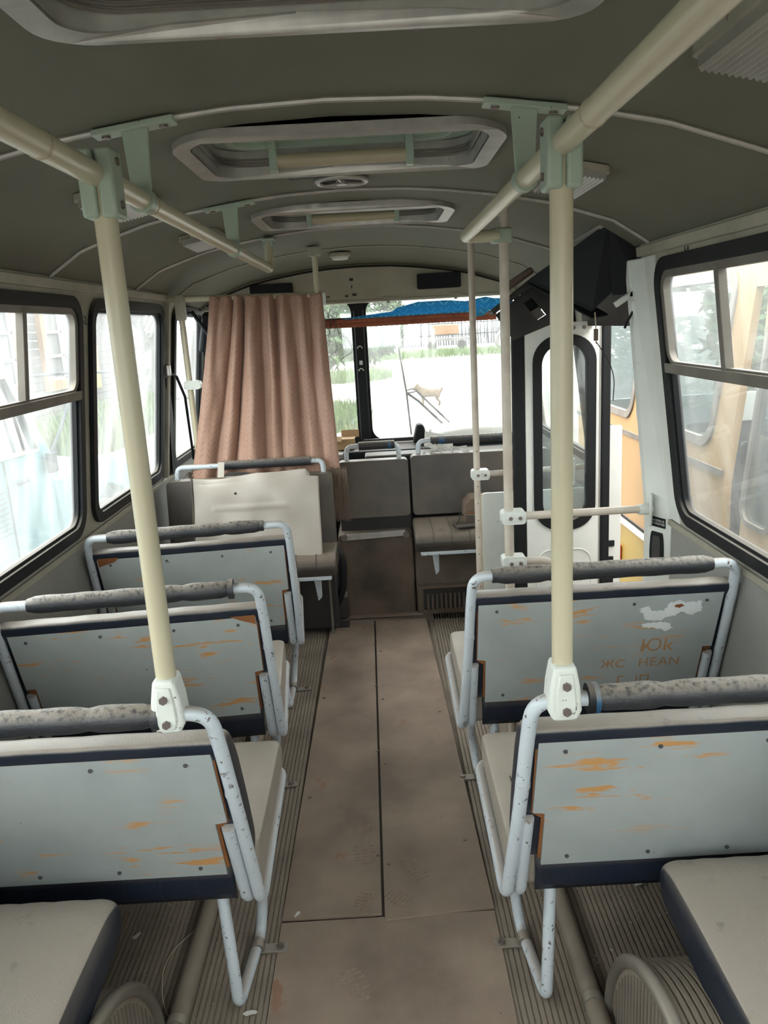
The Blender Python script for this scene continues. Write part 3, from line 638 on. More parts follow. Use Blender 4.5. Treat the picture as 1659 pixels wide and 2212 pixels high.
# driver partition rail with curtain
t = thing('curtain_rail', (-.7, 4.42, 1.9), 'cream cross rail and post carrying the brown curtain', 'rail')
part(M().tube([(wx(-1, 1.91), 4.42, 1.918), (-.27, 4.42, 1.895)], .0165, 16), 'rail', 'cream_pole', t)
part(M().tube([(-.297, 4.42, 1.89), (-.297, 4.42, cz(-.297, 4.42) - .02)], .0155, 14), 'hanger', 'cream_pole', t)
part(M().box((-.297, 4.42, cz(-.297, 4.42) - .03), (.07, .04, .05)), 'hanger_bracket', 'cream_trim', t, bev=.005)
part(M().tube([(-1.05, 4.42, 1.90), (-1.035, 4.42, .45)], .0165, 16), 'post', 'cream_pole', t)
part(M().slab([rr(-1.075, 1.80, -1.02, 1.935, .015, 4)], lambda a, b, d: (a, 4.42 + d, b), -.024, .0), 'post_clamp', 'cream_trim', t, bev=.005)
part(M().slab([rr(-1.075, 1.425, -.98, 1.475, .02, 4)], lambda a, b, d: (a, 4.42 + d, b), -.026, .02), 'side_clamp', 'clamp_white', t, bev=.005)
part(M().box((-.262, 4.40, 1.875), (.02, .03, .06)), 'end_bracket', 'clamp_white', t, bev=.003)
# brown curtain
XT0, XT1 = -.875, -.268
CR = random.Random(5)
RID = [(.03, .05, .035, .05), (.11, .10, .03, .045), (.20, .13, -.05, .03), (.25, .24, .045, .03), (.30, .28, -.055, .022), (.36, .42, .045, .05), (.44, .50, -.035, .03),
       (.52, .58, .050, .020), (.57, .63, -.03, .03), (.64, .70, .022, .05), (.72, .78, -.022, .04), (.80, .84, .028, .03), (.88, .90, -.02, .04), (.95, .96, .02, .04)]
def cur(u, v):      # v: 0 bottom, 1 top
    w = 1 - v; lb = -1.07; x0 = XT0 + (lb - XT0) * (w ** 1.15); x1 = XT1 + (-.235 - XT1) * (w ** 1.2)
    y = 4.39 - .04 * w * w; dx = 0
    for a, b, am, wd in RID:
        c = a + (b - a) * w; e = (u - c) / (wd * (.75 + .6 * w)); g = math.exp(-e * e); y -= am * g * (.65 + .35 * math.sin(v * 2.3 + a * 20)); dx += .25 * am * e * g
    y += .010 * noise.noise(Vector((u * 9 - w * 2.2 * (.5 - u), v * 2.2, 3))) + .006 * noise.noise(Vector((u * 26, v * 5, 9)))
    y += .006 * math.sin(u * 75) * max(0, (v - .86) / .14)
    zb = .965 - .045 * u + .016 * noise.noise(Vector((u * 7, 1, 2)))
    if u < .24: zb -= .06 * math.sin(PI * min(1, (1 - u / .24) * .8))
    zt = 1.918 - .018 * u + .005 * math.sin(u * 60)
    return (x0 + (x1 - x0) * u + dx, y, zb + (zt - zb) * v)
m = M().grid(220, 90, cur, lambda u, v: (u * 1.15, v * .95))
tag(m.build('brown_curtain', 'curtain_brown', solid=.002), 'dusty brown patterned curtain draped over the rail beside the driver', 'curtain')
m = M()
for k in range(26):
    x = -.285 + .0035 * k + random.uniform(-.003, .003); z0 = .955 - random.uniform(0, .02)
    m.tube([(x, 4.33, z0), (x + random.uniform(-.01, .012), 4.325, z0 - .13), (x + random.uniform(-.015, .015), 4.32, z0 - .30)], .0028, 5)
tag(m.build('curtain_fringe', 'fringe'), 'brown tassel fringe hanging below the right curtain corner', 'fringe', kind='stuff')
m = M()
for k in range(60):
    x = -1.10 + random.uniform(0, .12); p = [Vector((x, 4.36 + random.uniform(-.03, .02), .96 + random.uniform(-.02, .03)))]
    for j in range(4): p.append(p[-1] + Vector((random.uniform(-.02, .02), random.uniform(-.015, .015), random.uniform(-.03, .008))))
    m.tube(p, .002, 4)
tag(m.build('frayed_threads', 'fringe'), 'frayed brown threads bunched at the lower left curtain corner', 'threads', kind='stuff')

# ================================================================= SEATS
TR = .0158
def yl(z): return -.20 + .344 * (.9 - z)
def make_seat(x0, y0, sg, label, width=.84, hz=.965, yaw=0, sleeve=(.12, .70), splay=.012, lean=0, drop=0, extras=()):
    t = thing('bus_seat', (x0, y0, 0), label, 'bus seat', 'double seats facing the front' if width > .7 else None)
    X = lambda a: x0 + sg * a
    def V(a, b, c): return (X(a), y0 + b, c - drop * max(0, a) / width)
    cb = []
    # main frame: aisle side forward run -> back tube -> handle -> wall side
    A = [V(.05, .52, .375), V(-splay, .50, .375), V(-splay, .22, .345), V(-splay, .0, .315), V(0, yl(.62), .62), V(.006, yl(.86), .86), V(.012, yl(hz), hz), V(.12, yl(hz) - .005, hz)]
    B = [V(width - .12, yl(hz) - .005, hz), V(width - .012, yl(hz), hz), V(width - .004, yl(.86), .86), V(width, yl(.6), .6), V(width, .0, .315), V(width, .3, .345), V(width, .5, .375)]
    P = fillet(A + B, [0, .05, .03, .05, .1, .05, .11, .02, .02, .11, .05, .1, .05, .02, 0], 7)
    part(M().tube(P, TR, 16), 'tube_frame', 'tube_blue_grey', t)
    for s, xx in ((1, .034 - splay), (-1, width - .034)):
        Q = fillet([V(xx, .35, .355), V(xx, .10, .325), V(xx, .005, .318), V(xx + .004 * s, yl(.60), .605)], [0, .03, .045, 0], 7)
        part(M().tube(Q, TR, 14), 'frame_stub', 'tube_blue_grey', t)
    # sleeve joint line
    q = M().tube([V(.003, yl(.715), .715), V(.003, yl(.725), .725)], TR + .0012, 16); part(q, 'joint_ring', 'tube_blue_grey', t)
    # padded sleeve
    a, b = sleeve; n = 26; P = [V(a + (b - a) * i / n, yl(hz) - .005, hz) for i in range(n + 1)]
    rad = [.0275 + .0010 * math.sin(i * 1.3 + x0 * 9) - (.006 if i in (0, n) else 0) - (.0035 if i == 6 else 0) for i in range(n + 1)]
    sl = part(M().tube(P, rad, 18), 'padded_sleeve', 'black_foam', t)
    for xx in (a + .0,):
        part(M().tube([V(xx - .016, yl(hz) - .005, hz), V(xx + .0, yl(hz) - .005, hz)], .031 if 'ring' in extras or 'tape' in extras else .022, 16), 'sleeve_end', 'black_rubber' if 'tape' in extras else 'black_foam', sl)
        if 'tape' in extras: part(M().tube([V(a - .004, yl(hz) - .005, hz), V(a + .006, yl(hz) - .005, hz)], .0312, 16), 'tape', 'blue_tape', sl)
    # back panel with screws; slot cut around the stub
    p0, p1 = .030, width - .030; zt, zb = .852, .437
    prof = [(p0, zt), (p1, zt), (p1, .63), (p1 - .03, .63), (p1 - .03, zb), (p0 + .03, zb), (p0 + .028, .62), (p0, .625)]
    pan = part(M().prism(prof, lambda aa, bb, d: V(aa, yl(bb) + d, bb), -.004, .004), 'back_panel', 'panel_grey', t, smooth=False, bev=.001)
    part(M().prism([(p0 - .004, zt + .003), (p1 + .004, zt + .003), (p1 + .002, .62), (p1 - .022, .60), (p1 - .022, zb + .02), (p0 + .022, zb + .02), (p0 + .022, .60), (p0 - .002, .62)], lambda aa, bb, d: V(aa, yl(bb) + d, bb), .0042, .0085), 'hardboard_edge', 'bare_hardboard', t, smooth=False)
    ns = 4 if width > .7 else 2
    for k in range(ns):
        for zz in (zt - .035, zb + .03):
            u = p0 + .07 + (p1 - p0 - .14) * k / (ns - 1) + .02 * math.sin(k * 5 + zz * 30); part(M().tube([V(u, yl(zz) - .007, zz), V(u, yl(zz) - .003, zz)], .0052, 8), 'screw', 'screw_dark', pan)
    # back cushion: profile swept along x with end rounding
    def pad(name, prof, xa, xb, mt, r=.02, nseg=8, par=t, seam=True):
        cx_ = sum(p[0] for p in prof) / len(prof); cz_ = sum(p[1] for p in prof) / len(prof); k = len(prof); vs = []
        st = []
        for i in range(nseg + 1):
            th = PI / 2 * i / nseg; st.append((xa + r * (1 - math.sin(th)), 1 - (1 - math.cos(PI / 2 - th)) * .0 - r * 6 * (1 - math.sin(th)) * 0 - .16 * (1 - math.sin(th)) ** 1.0 if False else 1 - .13 * (1 - math.sin(th))))
        st = [(xa + r * (1 - math.cos(PI / 2 * i / nseg)), 1 - .12 * (1 - math.sin(PI / 2 * i / nseg))) for i in range(nseg + 1)]
        mid = [(xa + r + (xb - xa - 2 * r) * i / 16, 1 + .006 * math.sin(i * 2.1 + x0 * 5)) for i in range(1, 16)]
        st = st + mid + [(xa + xb - p[0], p[1]) for p in reversed(st)]
        for xx, sc in st:
            for (py, pz) in prof: vs.append(V(xx, cx_ + (py - cx_) * sc, cz_ + (pz - cz_) * sc))
        fs = [tuple(range(k)), tuple((len(st) - 1) * k + i for i in reversed(range(k)))]
        for i in range(len(st) - 1):
            for j in range(k): fs.append((i * k + j, i * k + (j + 1) % k, (i + 1) * k + (j + 1) % k, (i + 1) * k + j))
        return part(M().add(vs, fs), name, mt, par)
    def smoothp(pts, n=5):
        out = []; k = len(pts)
        for i in range(k):
            a_, b_, c_ = Vector(pts[i - 1]), Vector(pts[i]), Vector(pts[(i + 1) % k]); r_ = min((a_ - b_).length, (c_ - b_).length) * .45
            p_, q_ = b_ + (a_ - b_).normalized() * r_, b_ + (c_ - b_).normalized() * r_
            for j in range(n): tt = j / (n - 1); w_ = p_ * (1 - tt) ** 2 + b_ * 2 * tt * (1 - tt) + q_ * tt * tt; out.append((w_.x, w_.y))
        return out
    bp = smoothp([(yl(.86) - .006, .855), (yl(.86) - .010, .880), (yl(.87) + .06, .884), (yl(.8) + .095, .80), (yl(.65) + .115, .62), (yl(.5) + .11, .47), (yl(.45) + .05, .425), (yl(.48) + .012, .47), (yl(.80) + .012, .80)])
    pad('back_cushion', bp, -.002, width + .002, 'navy_vinyl', r=.018)
    # top lip above the panel sits between the tubes
    # seat cushion
    solo = width < .7
    cp = smoothp([(.012, .37), (.0, .47), (.04, .50), (.30, .505), (.46, .50), (.53, .48), (.545, .43), (.52, .39), (.30, .37)] if solo else [(.012, .315), (.008, .44), (.03, .462), (.30, .468), (.50, .478), (.555, .455), (.56, .40), (.52, .365), (.30, .345)])
    cush = pad('seat_cushion', cp, -.045 if solo else -.006, width + .004, 'navy_vinyl' if solo else 'beige_vinyl', r=.05 if solo else .03)
    # dark rear apron of the cushion with stitching
    ap = part(M().grid(40, 6, lambda u, v: V(.055 + (width - .11) * u, .012 - .012 * math.sin(v * PI) - .004, .325 + .120 * v)), 'rear_apron', 'navy_vinyl', t, solid=-.006)
    mst = M()
    for k in range(1, 8):
        u = .055 + (width - .11) * k / 8
        for j in range(10): mst.box(V(u, -.0055 - .012 * math.sin(PI * (j + .5) / 10.5), .331 + j * .0105), (.0008, .001, .004))
    tag(part(mst, 'stitching', 'screw_dark', ap), kind='stuff')
    if 'stitch' in extras:
        mm = M()
        for (cx2, cy2, ln) in ((.10, .44, .10), (.085, .27, .085)):
            for j in range(9):
                xx = cx2 - ln / 2 + ln * j / 8; mm.box(V(xx, cy2, .470), (.0015, .028, .002), Euler((0, 0, .5 * math.sin(j * 7)))) 
            mm.box(V(cx2, cy2, .470), (ln, .002, .002))
        part(mm, 'repair_stitches', 'ink', cush)
    # legs
    L1 = fillet([V(.105, .045, .40), V(.078, -.015, .018), V(.056, .235, .014), V(.045, .255, .12), V(.022, .12, .31)], [0, .035, .04, .05, 0], 7)
    part(M().tube(L1, .0155, 14), 'leg', 'tube_blue_grey', t)
    L2 = fillet([V(width - .105, .045, .40), V(width - .078, -.015, .018), V(width - .056, .235, .014), V(width - .045, .255, .12), V(width - .022, .12, .31)], [0, .035, .04, .05, 0], 7)
    part(M().tube(L2, .0155, 14), 'leg', 'tube_blue_grey', t)
    fc = part(M().box(V(.012, .185, .005), (.08, .034, .006)).tube([V(.058, .17, .016), V(.058, .20, .016)], .0195, 14), 'floor_bracket', 'grimy_aluminium', t, bev=.001)
    part(M().disc(V(-.006, .185, .011), .010, .008, n=6), 'bolt', 'bolt_metal', fc)
    if 'cutcorner' in extras:
        part(M().prism([(width - .034, .851), (width - .12, .851), (width - .10, .832), (width - .034, .812)], lambda aa, bb, d: V(aa, yl(bb) + d, bb), -.006, -.0045), 'bare_corner', 'bare_hardboard', pan)
    if 'cutnear' in extras:
        part(M().prism([(.032, .851), (.11, .851), (.08, .835), (.032, .815)], lambda aa, bb, d: V(aa, yl(bb) + d, bb), -.006, -.0045), 'bare_corner', 'bare_hardboard', pan)
    if 'graffiti' in extras:
        e = math.atan(.344)
        def place(u, z): 
            p = V(u, yl(z) - .0052, z); return Matrix.Translation(p) @ Matrix.Rotation(PI / 2 + e * 1.0, 4, 'X')
        text('Юk', .075, place(.62, .645), 'graffiti_orange', 'scratched_letters', pan)
        text('ЖC   НЕАN', .05, place(.575, .575), 'graffiti_orange', 'scratched_letters', pan)
        text('Г  IП', .055, place(.56, .50), 'graffiti_orange', 'scratched_letters', pan)
        def blob(poly, jit=.004, d=-.0056):
            out = []
            for i in range(len(poly)):
                a_, b_ = Vector(poly[i]), Vector(poly[(i + 1) % len(poly)])
                for k in range(6): w_ = a_.lerp(b_, k / 6); out.append((w_.x + random.uniform(-jit, jit), w_.y + random.uniform(-jit, jit)))
            return M().prism(out, lambda aa, bb, dd: V(aa, yl(bb) + dd, bb), d, -.0045)
        part(blob([(.545, .795), (.57, .805), (.59, .785), (.625, .785), (.64, .815), (.67, .825), (.69, .81), (.74, .815), (.745, .775), (.72, .765), (.68, .775), (.65, .76), (.60, .745), (.565, .755), (.56, .775)]), 'paint_patch', 'white_marks', pan)
        part(blob([(.56, .735), (.60, .742), (.65, .735), (.66, .715), (.64, .705), (.60, .72), (.565, .72)], .003), 'paint_patch', 'white_marks', pan)
        part(blob([(.655, .805), (.675, .808), (.685, .80), (.67, .793), (.655, .797)], .001, -.0064), 'bare_spot', 'bare_hardboard', pan)
    t.rotation_euler.z = yaw
    return t
make_seat(-.372, 1.69, -1, 'near left double seat, the vertical pole rising from its rail', sleeve=(.125, .70), extras=('ring',), splay=.006)
make_seat(-.41, 2.51, -1, 'second left seat from the camera, orange corner by brown bent rail', sleeve=(.10, .70), hz=.955, extras=('ring', 'cutnear'), yaw=math.radians(4.5), width=.825, splay=.006)
make_seat(-.415, 3.33, -1, 'third left seat, beside window and before the draped sheet', sleeve=(.12, .73), hz=.945, extras=('cutcorner',), yaw=math.radians(5.5), width=.825, splay=.002)
make_seat(.268, 1.66, 1, 'near right double seat with blue tape on its padded rail', width=.83, sleeve=(.135, .74), extras=('tape', 'stitch'), splay=.018)
make_seat(.250, 2.49, 1, 'second right seat from the camera with graffiti and white paint patches', width=.835, hz=.953, sleeve=(.085, .745), extras=('graffiti', 'navyflap'), splay=.018)
make_seat(-.70, 1.01, -1, 'single left seat over wheel arch, only cushion in frame', width=.46, sleeve=(.1, .42), extras=('navyseat',))
make_seat(.635, 1.03, 1, 'single right seat over wheel arch, only cushion in frame', width=.46, sleeve=(.1, .42), extras=('navyseat',))

# wheel arches covered with ribbed lino
for sg, lab in ((-1, 'ribbed lino wheel arch cover at the bottom left of picture'), (1, 'ribbed lino wheel arch cover at the bottom right of picture')):
    xi = .50 if sg > 0 else -.64; xo = 1.10 if sg > 0 else -1.24; yc, R, zc = 1.20, .42, -.03
    t = thing('wheel_arch', ((xi + xo) / 2, yc, 0), lab, 'wheel arch', 'wheel arches behind the rear seats')
    n = 40; prof = []; w = abs(xo - xi)
    for i in range(n):
        a = w * i / n; p = w / n; prof += [(a, R), (a + p * .6, R), (a + p * .7, R - .006), (a + p * .9, R - .006)]
    prof.append((w, R)); k = len(prof); vs = []; ang = [math.radians(5 + 170 * i / 30) for i in range(31)]
    for a in ang:
        for u, r in prof: vs.append((xi + sg * u, yc + r * math.cos(a), zc + r * math.sin(a)))
    fs = [(j * k + i, j * k + i + 1, (j + 1) * k + i + 1, (j + 1) * k + i) for j in range(30) for i in range(k - 1)]
    part(M().add(vs, fs), 'cover', 'ribbed_lino', t, smooth=False)
    part(M().tube([(xi, yc + (R - .004) * math.cos(a), zc + (R - .004) * math.sin(a)) for a in ang], .016, 10), 'rim', 'grimy_aluminium', t)
    side = [(yc + (R - .012) * math.cos(a), zc + (R - .012) * math.sin(a)) for a in ang]
    part(M().prism([(side[0][0], -.005)] + side + [(side[-1][0], -.005)], lambda a, b, d: (xi + sg * d, a, b), 0, .01), 'side_plate', 'ribbed_lino', t, smooth=False)
    mm = M()
    for j in range(36):
        yy = yc - R * .86 + j * R * 1.72 / 35; h = math.sqrt(max(0, (R - .03) ** 2 - (yy - yc) ** 2)) + zc
        if h > .01: mm.tube([(xi - sg * .001, yy, 0), (xi - sg * .001, yy, h)], .0028, 6)
    part(mm, 'side_ribs', 'grimy_aluminium', t)
# rear-facing seats at the front
def rear_seat(name, x0, x1, yb, z0, z1, hz, label, cushion=None, handle=(.12, .12), tapes=0):
    t = thing('rear_facing_seat', ((x0 + x1) / 2, yb, z0 - .05), label, 'bus seat', 'seats facing the back of the bus')
    s = .06
    def f(u, z, d): return (u, yb - (z - z0) * -.16 + d, z)
    part(M().slab([rr(x0, z0, x1, z1, .025, 5)], f, -.035, .045), 'back_cushion', 'grey_brown_vinyl', t, bev=.014, seg=4)
    part(M().tube([f(u, z, -.03) for u, z in rr(x0 + .006, z0 + .006, x1 - .006, z1 - .006, .025, 5)], .003, 6, closed=True), 'piping', 'black_rubber', t)
    yy = yb + .07
    P = fillet([(x0 + .05, yy, z0), (x0 + .05, yy + .02, z1), (x0 + .055, yy + .03, hz), (x1 - .055, yy + .03, hz), (x1 - .05, yy + .02, z1), (x1 - .05, yy, z0)], [0, .05, .075, .075, .05, 0])
    part(M().tube(P, .0145, 14), 'tube_frame', 'tube_blue_grey', t)
    sl = part(M().tube([(x0 + handle[0], yy + .03, hz), (x1 - handle[1], yy + .03, hz)], .026, 16), 'padded_sleeve', 'black_foam', t)
    if tapes: part(M().tube([((x1 - handle[1] - .04) if tapes == 1 else (x0 + handle[0] + .05), yy + .03, hz), ((x1 - handle[1] - .02) if tapes == 1 else (x0 + handle[0] + .085), yy + .03, hz)], .0268, 16), 'tape', 'blue_tape', sl)
    if cushion:
        cx0, cx1, cy0, cy1, c0, c1 = cushion
        pr = [(cy1, c0), (cy1, c1), (cy0 + .06, c1 - .005), (cy0 + .015, c1 - .03), (cy0, c0 + .05), (cy0 + .02, c0)]
        cu = part(M().prism(pr, lambda a, b, d: (d, a, b), cx0, cx1), 'seat_cushion', 'grey_brown_vinyl', t, bev=.016, seg=4)
        mm = M()
        for k in range(1, 8):
            xx = cx0 + (cx1 - cx0) * k / 8; mm.tube([(xx, cy1 - .05, c1 + .0005), (xx, cy0 + .055, c1 - .004), (xx, cy0 + .01, c1 - .03), (xx, cy0 - .001, c0 + .05)], .0018, 5)
        part(mm, 'seam', 'dark_metal', cu)
        part(M().box(((cx0 + cx1) / 2, (cy0 + cy1) / 2, c0 - .012), (cx1 - cx0 - .06, cy1 - cy0 - .04, .022)), 'seat_frame', 'tube_blue_grey', t, bev=.004)
        for xx in (cx0 + .12, cx1 - .12):
            part(M().prism([(xx - .022, c0 - .02), (xx + .022, c0 - .02), (xx + .02, c0 - .16), (xx, c0 - .18), (xx - .004, c0 - .17)], lambda a, b, d: (a, cy0 + .14 + d, b), 0, .03), 'leg', 'tube_blue_grey', t, bev=.004)
    return t
# engine cover
t = thing('engine_cover', (.0, 4.7, 0), 'dirty brown engine housing under the two grey backrests', 'engine cover')
part(M().prism([(4.46, -.03), (4.50, .505), (5.05, .50), (5.05, -.03)], lambda a, b, d: (d, a, b), -.285, .165), 'front_cover', 'engine_cover', t, bev=.012)
part(M().prism([(4.44, -.03), (4.44, .17), (4.56, .45), (5.05, .48), (5.05, -.03)], lambda a, b, d: (d, a, b), .17, 1.08), 'side_cover', 'engine_cover', t, bev=.010)
part(M().box((-.06, 4.487, .50), (.36, .03, .035), Euler((0, -.03, 0))), 'latch_bar', 'aluminium', t, bev=.004)
for xx in (-.245, .125): part(M().disc((xx, 4.47, .50), .02, .02, axis=1), 'latch', 'bolt_metal', t)
part(M().box((-.05, 4.452, .004), (.50, .04, .012)), 'bottom_strip', 'plywood_floor', t)
for zz in (.12, .25, .40): part(M().disc((.145, 4.468 + zz * .07, zz), .006, .006, axis=1), 'bolt', 'ink', t)
gr = part(M().box((.42, 4.433, .095), (.42, .012, .12)), 'louvre', 'dark_metal', t, bev=.003)
for k in range(15): part(M().box((.235 + k * .027, 4.424, .085), (.011, .012, .095)), 'louvre_slat', 'engine_cover', gr)
part(M().box((.60, 4.42, .185), (.85, .06, .012)), 'ledge', 'engine_cover', t)
struct(M().box((CX - .7, 4.95, .0), (.9, 1.0, .06)), 'floor.003', 'engine_cover', smooth=False)
struct(M().box((.6, 4.75, -.03), (1.0, .8, .06)), 'floor.004', 'engine_cover', smooth=False)
rear_seat('e', -.262, .162, 4.62, .585, .925, 1.005, 'single grey rear-facing backrest left of centre, cushion missing', handle=(.13, .075), tapes=1)
rear_seat('f', .178, 1.02, 4.62, .585, .94, 1.015, 'wide rear-facing seat by the door with bag on cushion', cushion=(.168, 1.0, 4.24, 4.62, .445, .565), handle=(.13, .08), tapes=2)
part(M().box((-.05, 4.64, .57), (.43, .05, .14)), 'support_shade_fill', 'dark_metal', bpy.data.objects['rear_facing_seat'])  # backrest support, extended as a dark block to shade the gap above the latch
part(M().disc((-.045, 4.628, .557), .02, .02, axis=1), 'mounting_bolt', 'aluminium', bpy.data.objects['rear_facing_seat'])
seatD = rear_seat('d', -1.20, -.275, 4.22, .52, .935, 1.0, 'rear-facing left seat with large loose vinyl sheet in front', cushion=(-1.13, -.268, 3.93, 4.24, .435, .555), handle=(.30, .12), tapes=0)
t = thing('vinyl_sheet', (-.7, 4.02, .56), 'large pale beige vinyl sheet leaning on the rear-facing left seat', 'sheet')
def sh(u, v):
    x = -1.02 + .68 * u; z = .50 + .47 * v + .03 * u * v; 
    if u > .9 and v > .9: x -= (u - .9) * .5; z -= (u - .9) * .35 * (v - .9) * 10
    if v > .93: z -= .02 * abs(math.sin(u * 6)) * (1 - u)
    y = 3.985 + .13 * v + .012 * math.sin(u * 5 + 1) * v + .006 * math.sin(v * 11 + u * 4) + .004 * math.sin(u * 19) * math.sin(v * 8)
    if .60 < v < .68: y -= .003 * math.sin((v - .60) / .08 * PI) * (1 if u > .15 and u < .75 else 0)
    return (x, y, z)
sheet = part(M().grid(70, 60, sh), 'sheet', 'sheet_vinyl', t, solid=.004)
part(M().tube([Vector(sh(0, i / 30)) + Vector((-.002, -.004, 0)) for i in range(31)], .006, 8), 'bound_edge', 'grey_brown_vinyl', t)
part(M().prism([(-.90, .955), (-.865, .955), (-.865, 1.03), (-.90, 1.03)], lambda a, b, d: (a, 4.20 + (b - .955) * .7 + d, b), 0, .004), 'tab', 'sheet_vinyl', t)
part(M().tube([Vector(sh(.34, .80)) + Vector((0, -.006, 0)), Vector(sh(.34, .80)) + Vector((0, -.003, 0))], .007, 12), 'eyelet', 'ink', t)
# bag on the seat
t = thing('brown_bag', (.56, 4.4, .565), 'small brown and grey bag with orange trim on the seat', 'bag')
part(M().prism([(.455, .57), (.66, .57), (.67, .65), (.66, .70), (.62, .73), (.50, .73), (.465, .69), (.46, .63)], lambda a, b, d: (a, d, b), 4.36, 4.48), 'body', 'fringe', t, bev=.014, seg=3)
part(M().box((.565, 4.352, .60), (.185, .012, .06)), 'pocket', 'grey_brown_vinyl', t, bev=.004)
part(M().tube([(.47, 4.354, .637), (.66, 4.354, .642)], .003, 6), 'trim', 'bare_hardboard', t)
part(M().tube(fillet([(.46, 4.37, .62), (.43, 4.36, .64), (.435, 4.35, .60), (.41, 4.34, .575)], .02), .003, 6), 'strap', 'ink', t)
mm = M().box((.48, 4.33, .572), (.16, .09, .008), Euler((0, 0, .2)))
tag(mm.build('folded_rag', 'dark_metal'), 'dark folded rag under the brown bag on the seat', 'rag')
t = thing('blue_rope', (.36, 4.74, .95), 'bundle of pale blue and white cord lying behind the wide backrest', 'rope')
mm = M()
for k in range(12):
    p = [Vector((.27 + random.uniform(0, .16), 4.70, .945 + random.uniform(0, .03)))]
    for j in range(5): p.append(p[-1] + Vector((random.uniform(-.05, .06), random.uniform(-.01, .01), random.uniform(-.02, .022))))
    mm.tube(fillet(p, .03, 3), .004, 6)
part(mm, 'cord', 'paper', t)
t = thing('shelf_parcel', (.5, 4.78, .9), 'dark boxes packed behind the rear-facing backrests', 'equipment')
part(M().box((.45, 4.86, .71), (1.1, .16, .44)), 'case', 'dark_metal', t, bev=.01)
t = thing('heater', (-.25, 4.36, 0), 'dark heater unit with hoses beside the left rear-facing seat', 'heater')
part(M().box((-.40, 4.32, .20), (.22, .2, .34)), 'case', 'dark_metal', t, bev=.01)
part(M().tube(fillet([(-.29, 4.28, .50), (-.25, 4.26, .42), (-.26, 4.26, .25), (-.31, 4.28, .14)], .06), .022, 12), 'hose', 'black_rubber', t)
part(M().box((-.275, 4.33, .13), (.07, .1, .13)).box((-.27, 4.33, .03), (.06, .1, .05)), 'bracket', 'dark_metal', t, bev=.004)
tag(M().box((-.33, 4.20, .22), (.012, .012, .42)).build('support_strut', 'grimy_aluminium'), 'thin grey strut under the left rear-facing cushion', 'strut')
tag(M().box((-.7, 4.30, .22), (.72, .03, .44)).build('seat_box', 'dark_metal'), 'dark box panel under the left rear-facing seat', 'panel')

# ================================================================= DOOR
t = thing('door_1', (.9, 3.8, 0), 'white folded door leaf with black rubber edges and rounded window', 'door', kind=None)
dz = lambda a, b, d: (a, 3.80 + d, b)
leaf = part(M().slab([[(.715, .06), (1.085, .06), (1.085, 1.68), (.715, 1.68)], rr(.775, .69, 1.035, 1.60, .11, 8)], dz, -.015, .015), 'door_leaf', 'white_paint', t, bev=.002)
part(M().slab([rr(.752, .665, 1.058, 1.625, .125, 8), rr(.795, .71, 1.015, 1.58, .095, 8)], dz, -.026, .026), 'gasket', 'black_rubber', leaf, bev=.006)
part(M().slab([rr(.77, .685, 1.04, 1.605, .11, 8)], dz, -.002, .002), 'glass', 'dusty_glass', leaf)
part(M().box((.684, 3.80, .87), (.062, .035, 1.66)), 'rubber_edge', 'black_rubber', t, bev=.008)
part(M().box((1.105, 3.79, .87), (.042, .05, 1.66)), 'rubber_edge', 'black_rubber', t, bev=.008)
part(M().tube([(1.078, 3.782, .08), (1.078, 3.782, 1.66)], .003, 6), 'bead', 'aluminium', leaf)
part(M().tube([(x, 3.783, z) for x, z in rr(.765, .20, 1.04, .56, .07, 8)], .004, 6, closed=True), 'pressing', 'white_paint', leaf)
hd = part(M().box((.89, 3.77, .59), (.05, .03, .03)).tube([(.84, 3.76, .585), (.93, 3.76, .60)], .009, 8), 'door_handle', 'aluminium', leaf, bev=.003)
hg = part(M().box((.97, 3.775, 1.655), (.10, .012, .055)), 'hinge', 'white_paint', leaf, bev=.002)
for xx in (.945, .995): part(M().disc((xx, 3.767, 1.655), .009, .006, axis=1), 'bolt', 'bolt_metal', hg)
part(M().box((1.165, 3.83, .62), (.07, .03, 1.10)), 'outer_leaf', 'white_paint', t, bev=.006)
part(M().box((1.145, 3.81, .42), (.03, .012, .16)).box((1.145, 3.81, .57), (.04, .012, .03)), 'lock_plate', 'black_plastic', t)
part(M().tube([(1.09, 3.79, 1.68), (1.09, 3.79, 1.75)], .018, 12), 'pivot', 'aluminium', t)
# door mechanism cover hanging open
t = thing('door_mechanism_cover', (.9, 3.2, 1.8), 'black open casing hanging under the ceiling above the door', 'casing')
def quad(pts, th): 
    p = [Vector(a) for a in pts]; n = (p[1] - p[0]).cross(p[2] - p[0]).normalized() * th; k = len(p)
    return M().add(p + [a + n for a in p], [tuple(range(k)), tuple(range(2 * k - 1, k - 1, -1))] + [(i, (i + 1) % k, k + (i + 1) % k, k + i) for i in range(k)])
part(quad([(.875, 3.0, 2.035), (.64, 3.30, 1.86), (.855, 3.12, 1.725), (.93, 3.08, 1.80)], .006), 'front_plate', 'black_plastic', t, smooth=False)
part(quad([(.875, 3.0, 2.035), (1.0, 3.0, 1.945), (1.03, 3.02, 1.78), (.92, 3.08, 1.78)], .006), 'side_plate', 'black_plastic', t, smooth=False)
part(quad([(.64, 3.30, 1.85), (.70, 3.38, 1.89), (.93, 3.16, 1.71), (.855, 3.12, 1.70)], .006), 'bottom_plate', 'black_plastic', t, smooth=False)
part(M().tube([(.965, 3.03, 1.80), (1.0, 3.03, 1.80)], .026, 12), 'motor', 'dark_metal', t)
part(M().box((.945, 3.0, 1.765), (.09, .02, .022), Euler((0, -.55, 0))).box((.975, 3.0, 1.80), (.02, .02, .07), Euler((0, .3, 0))), 'linkage', 'clamp_white', t, bev=.003)
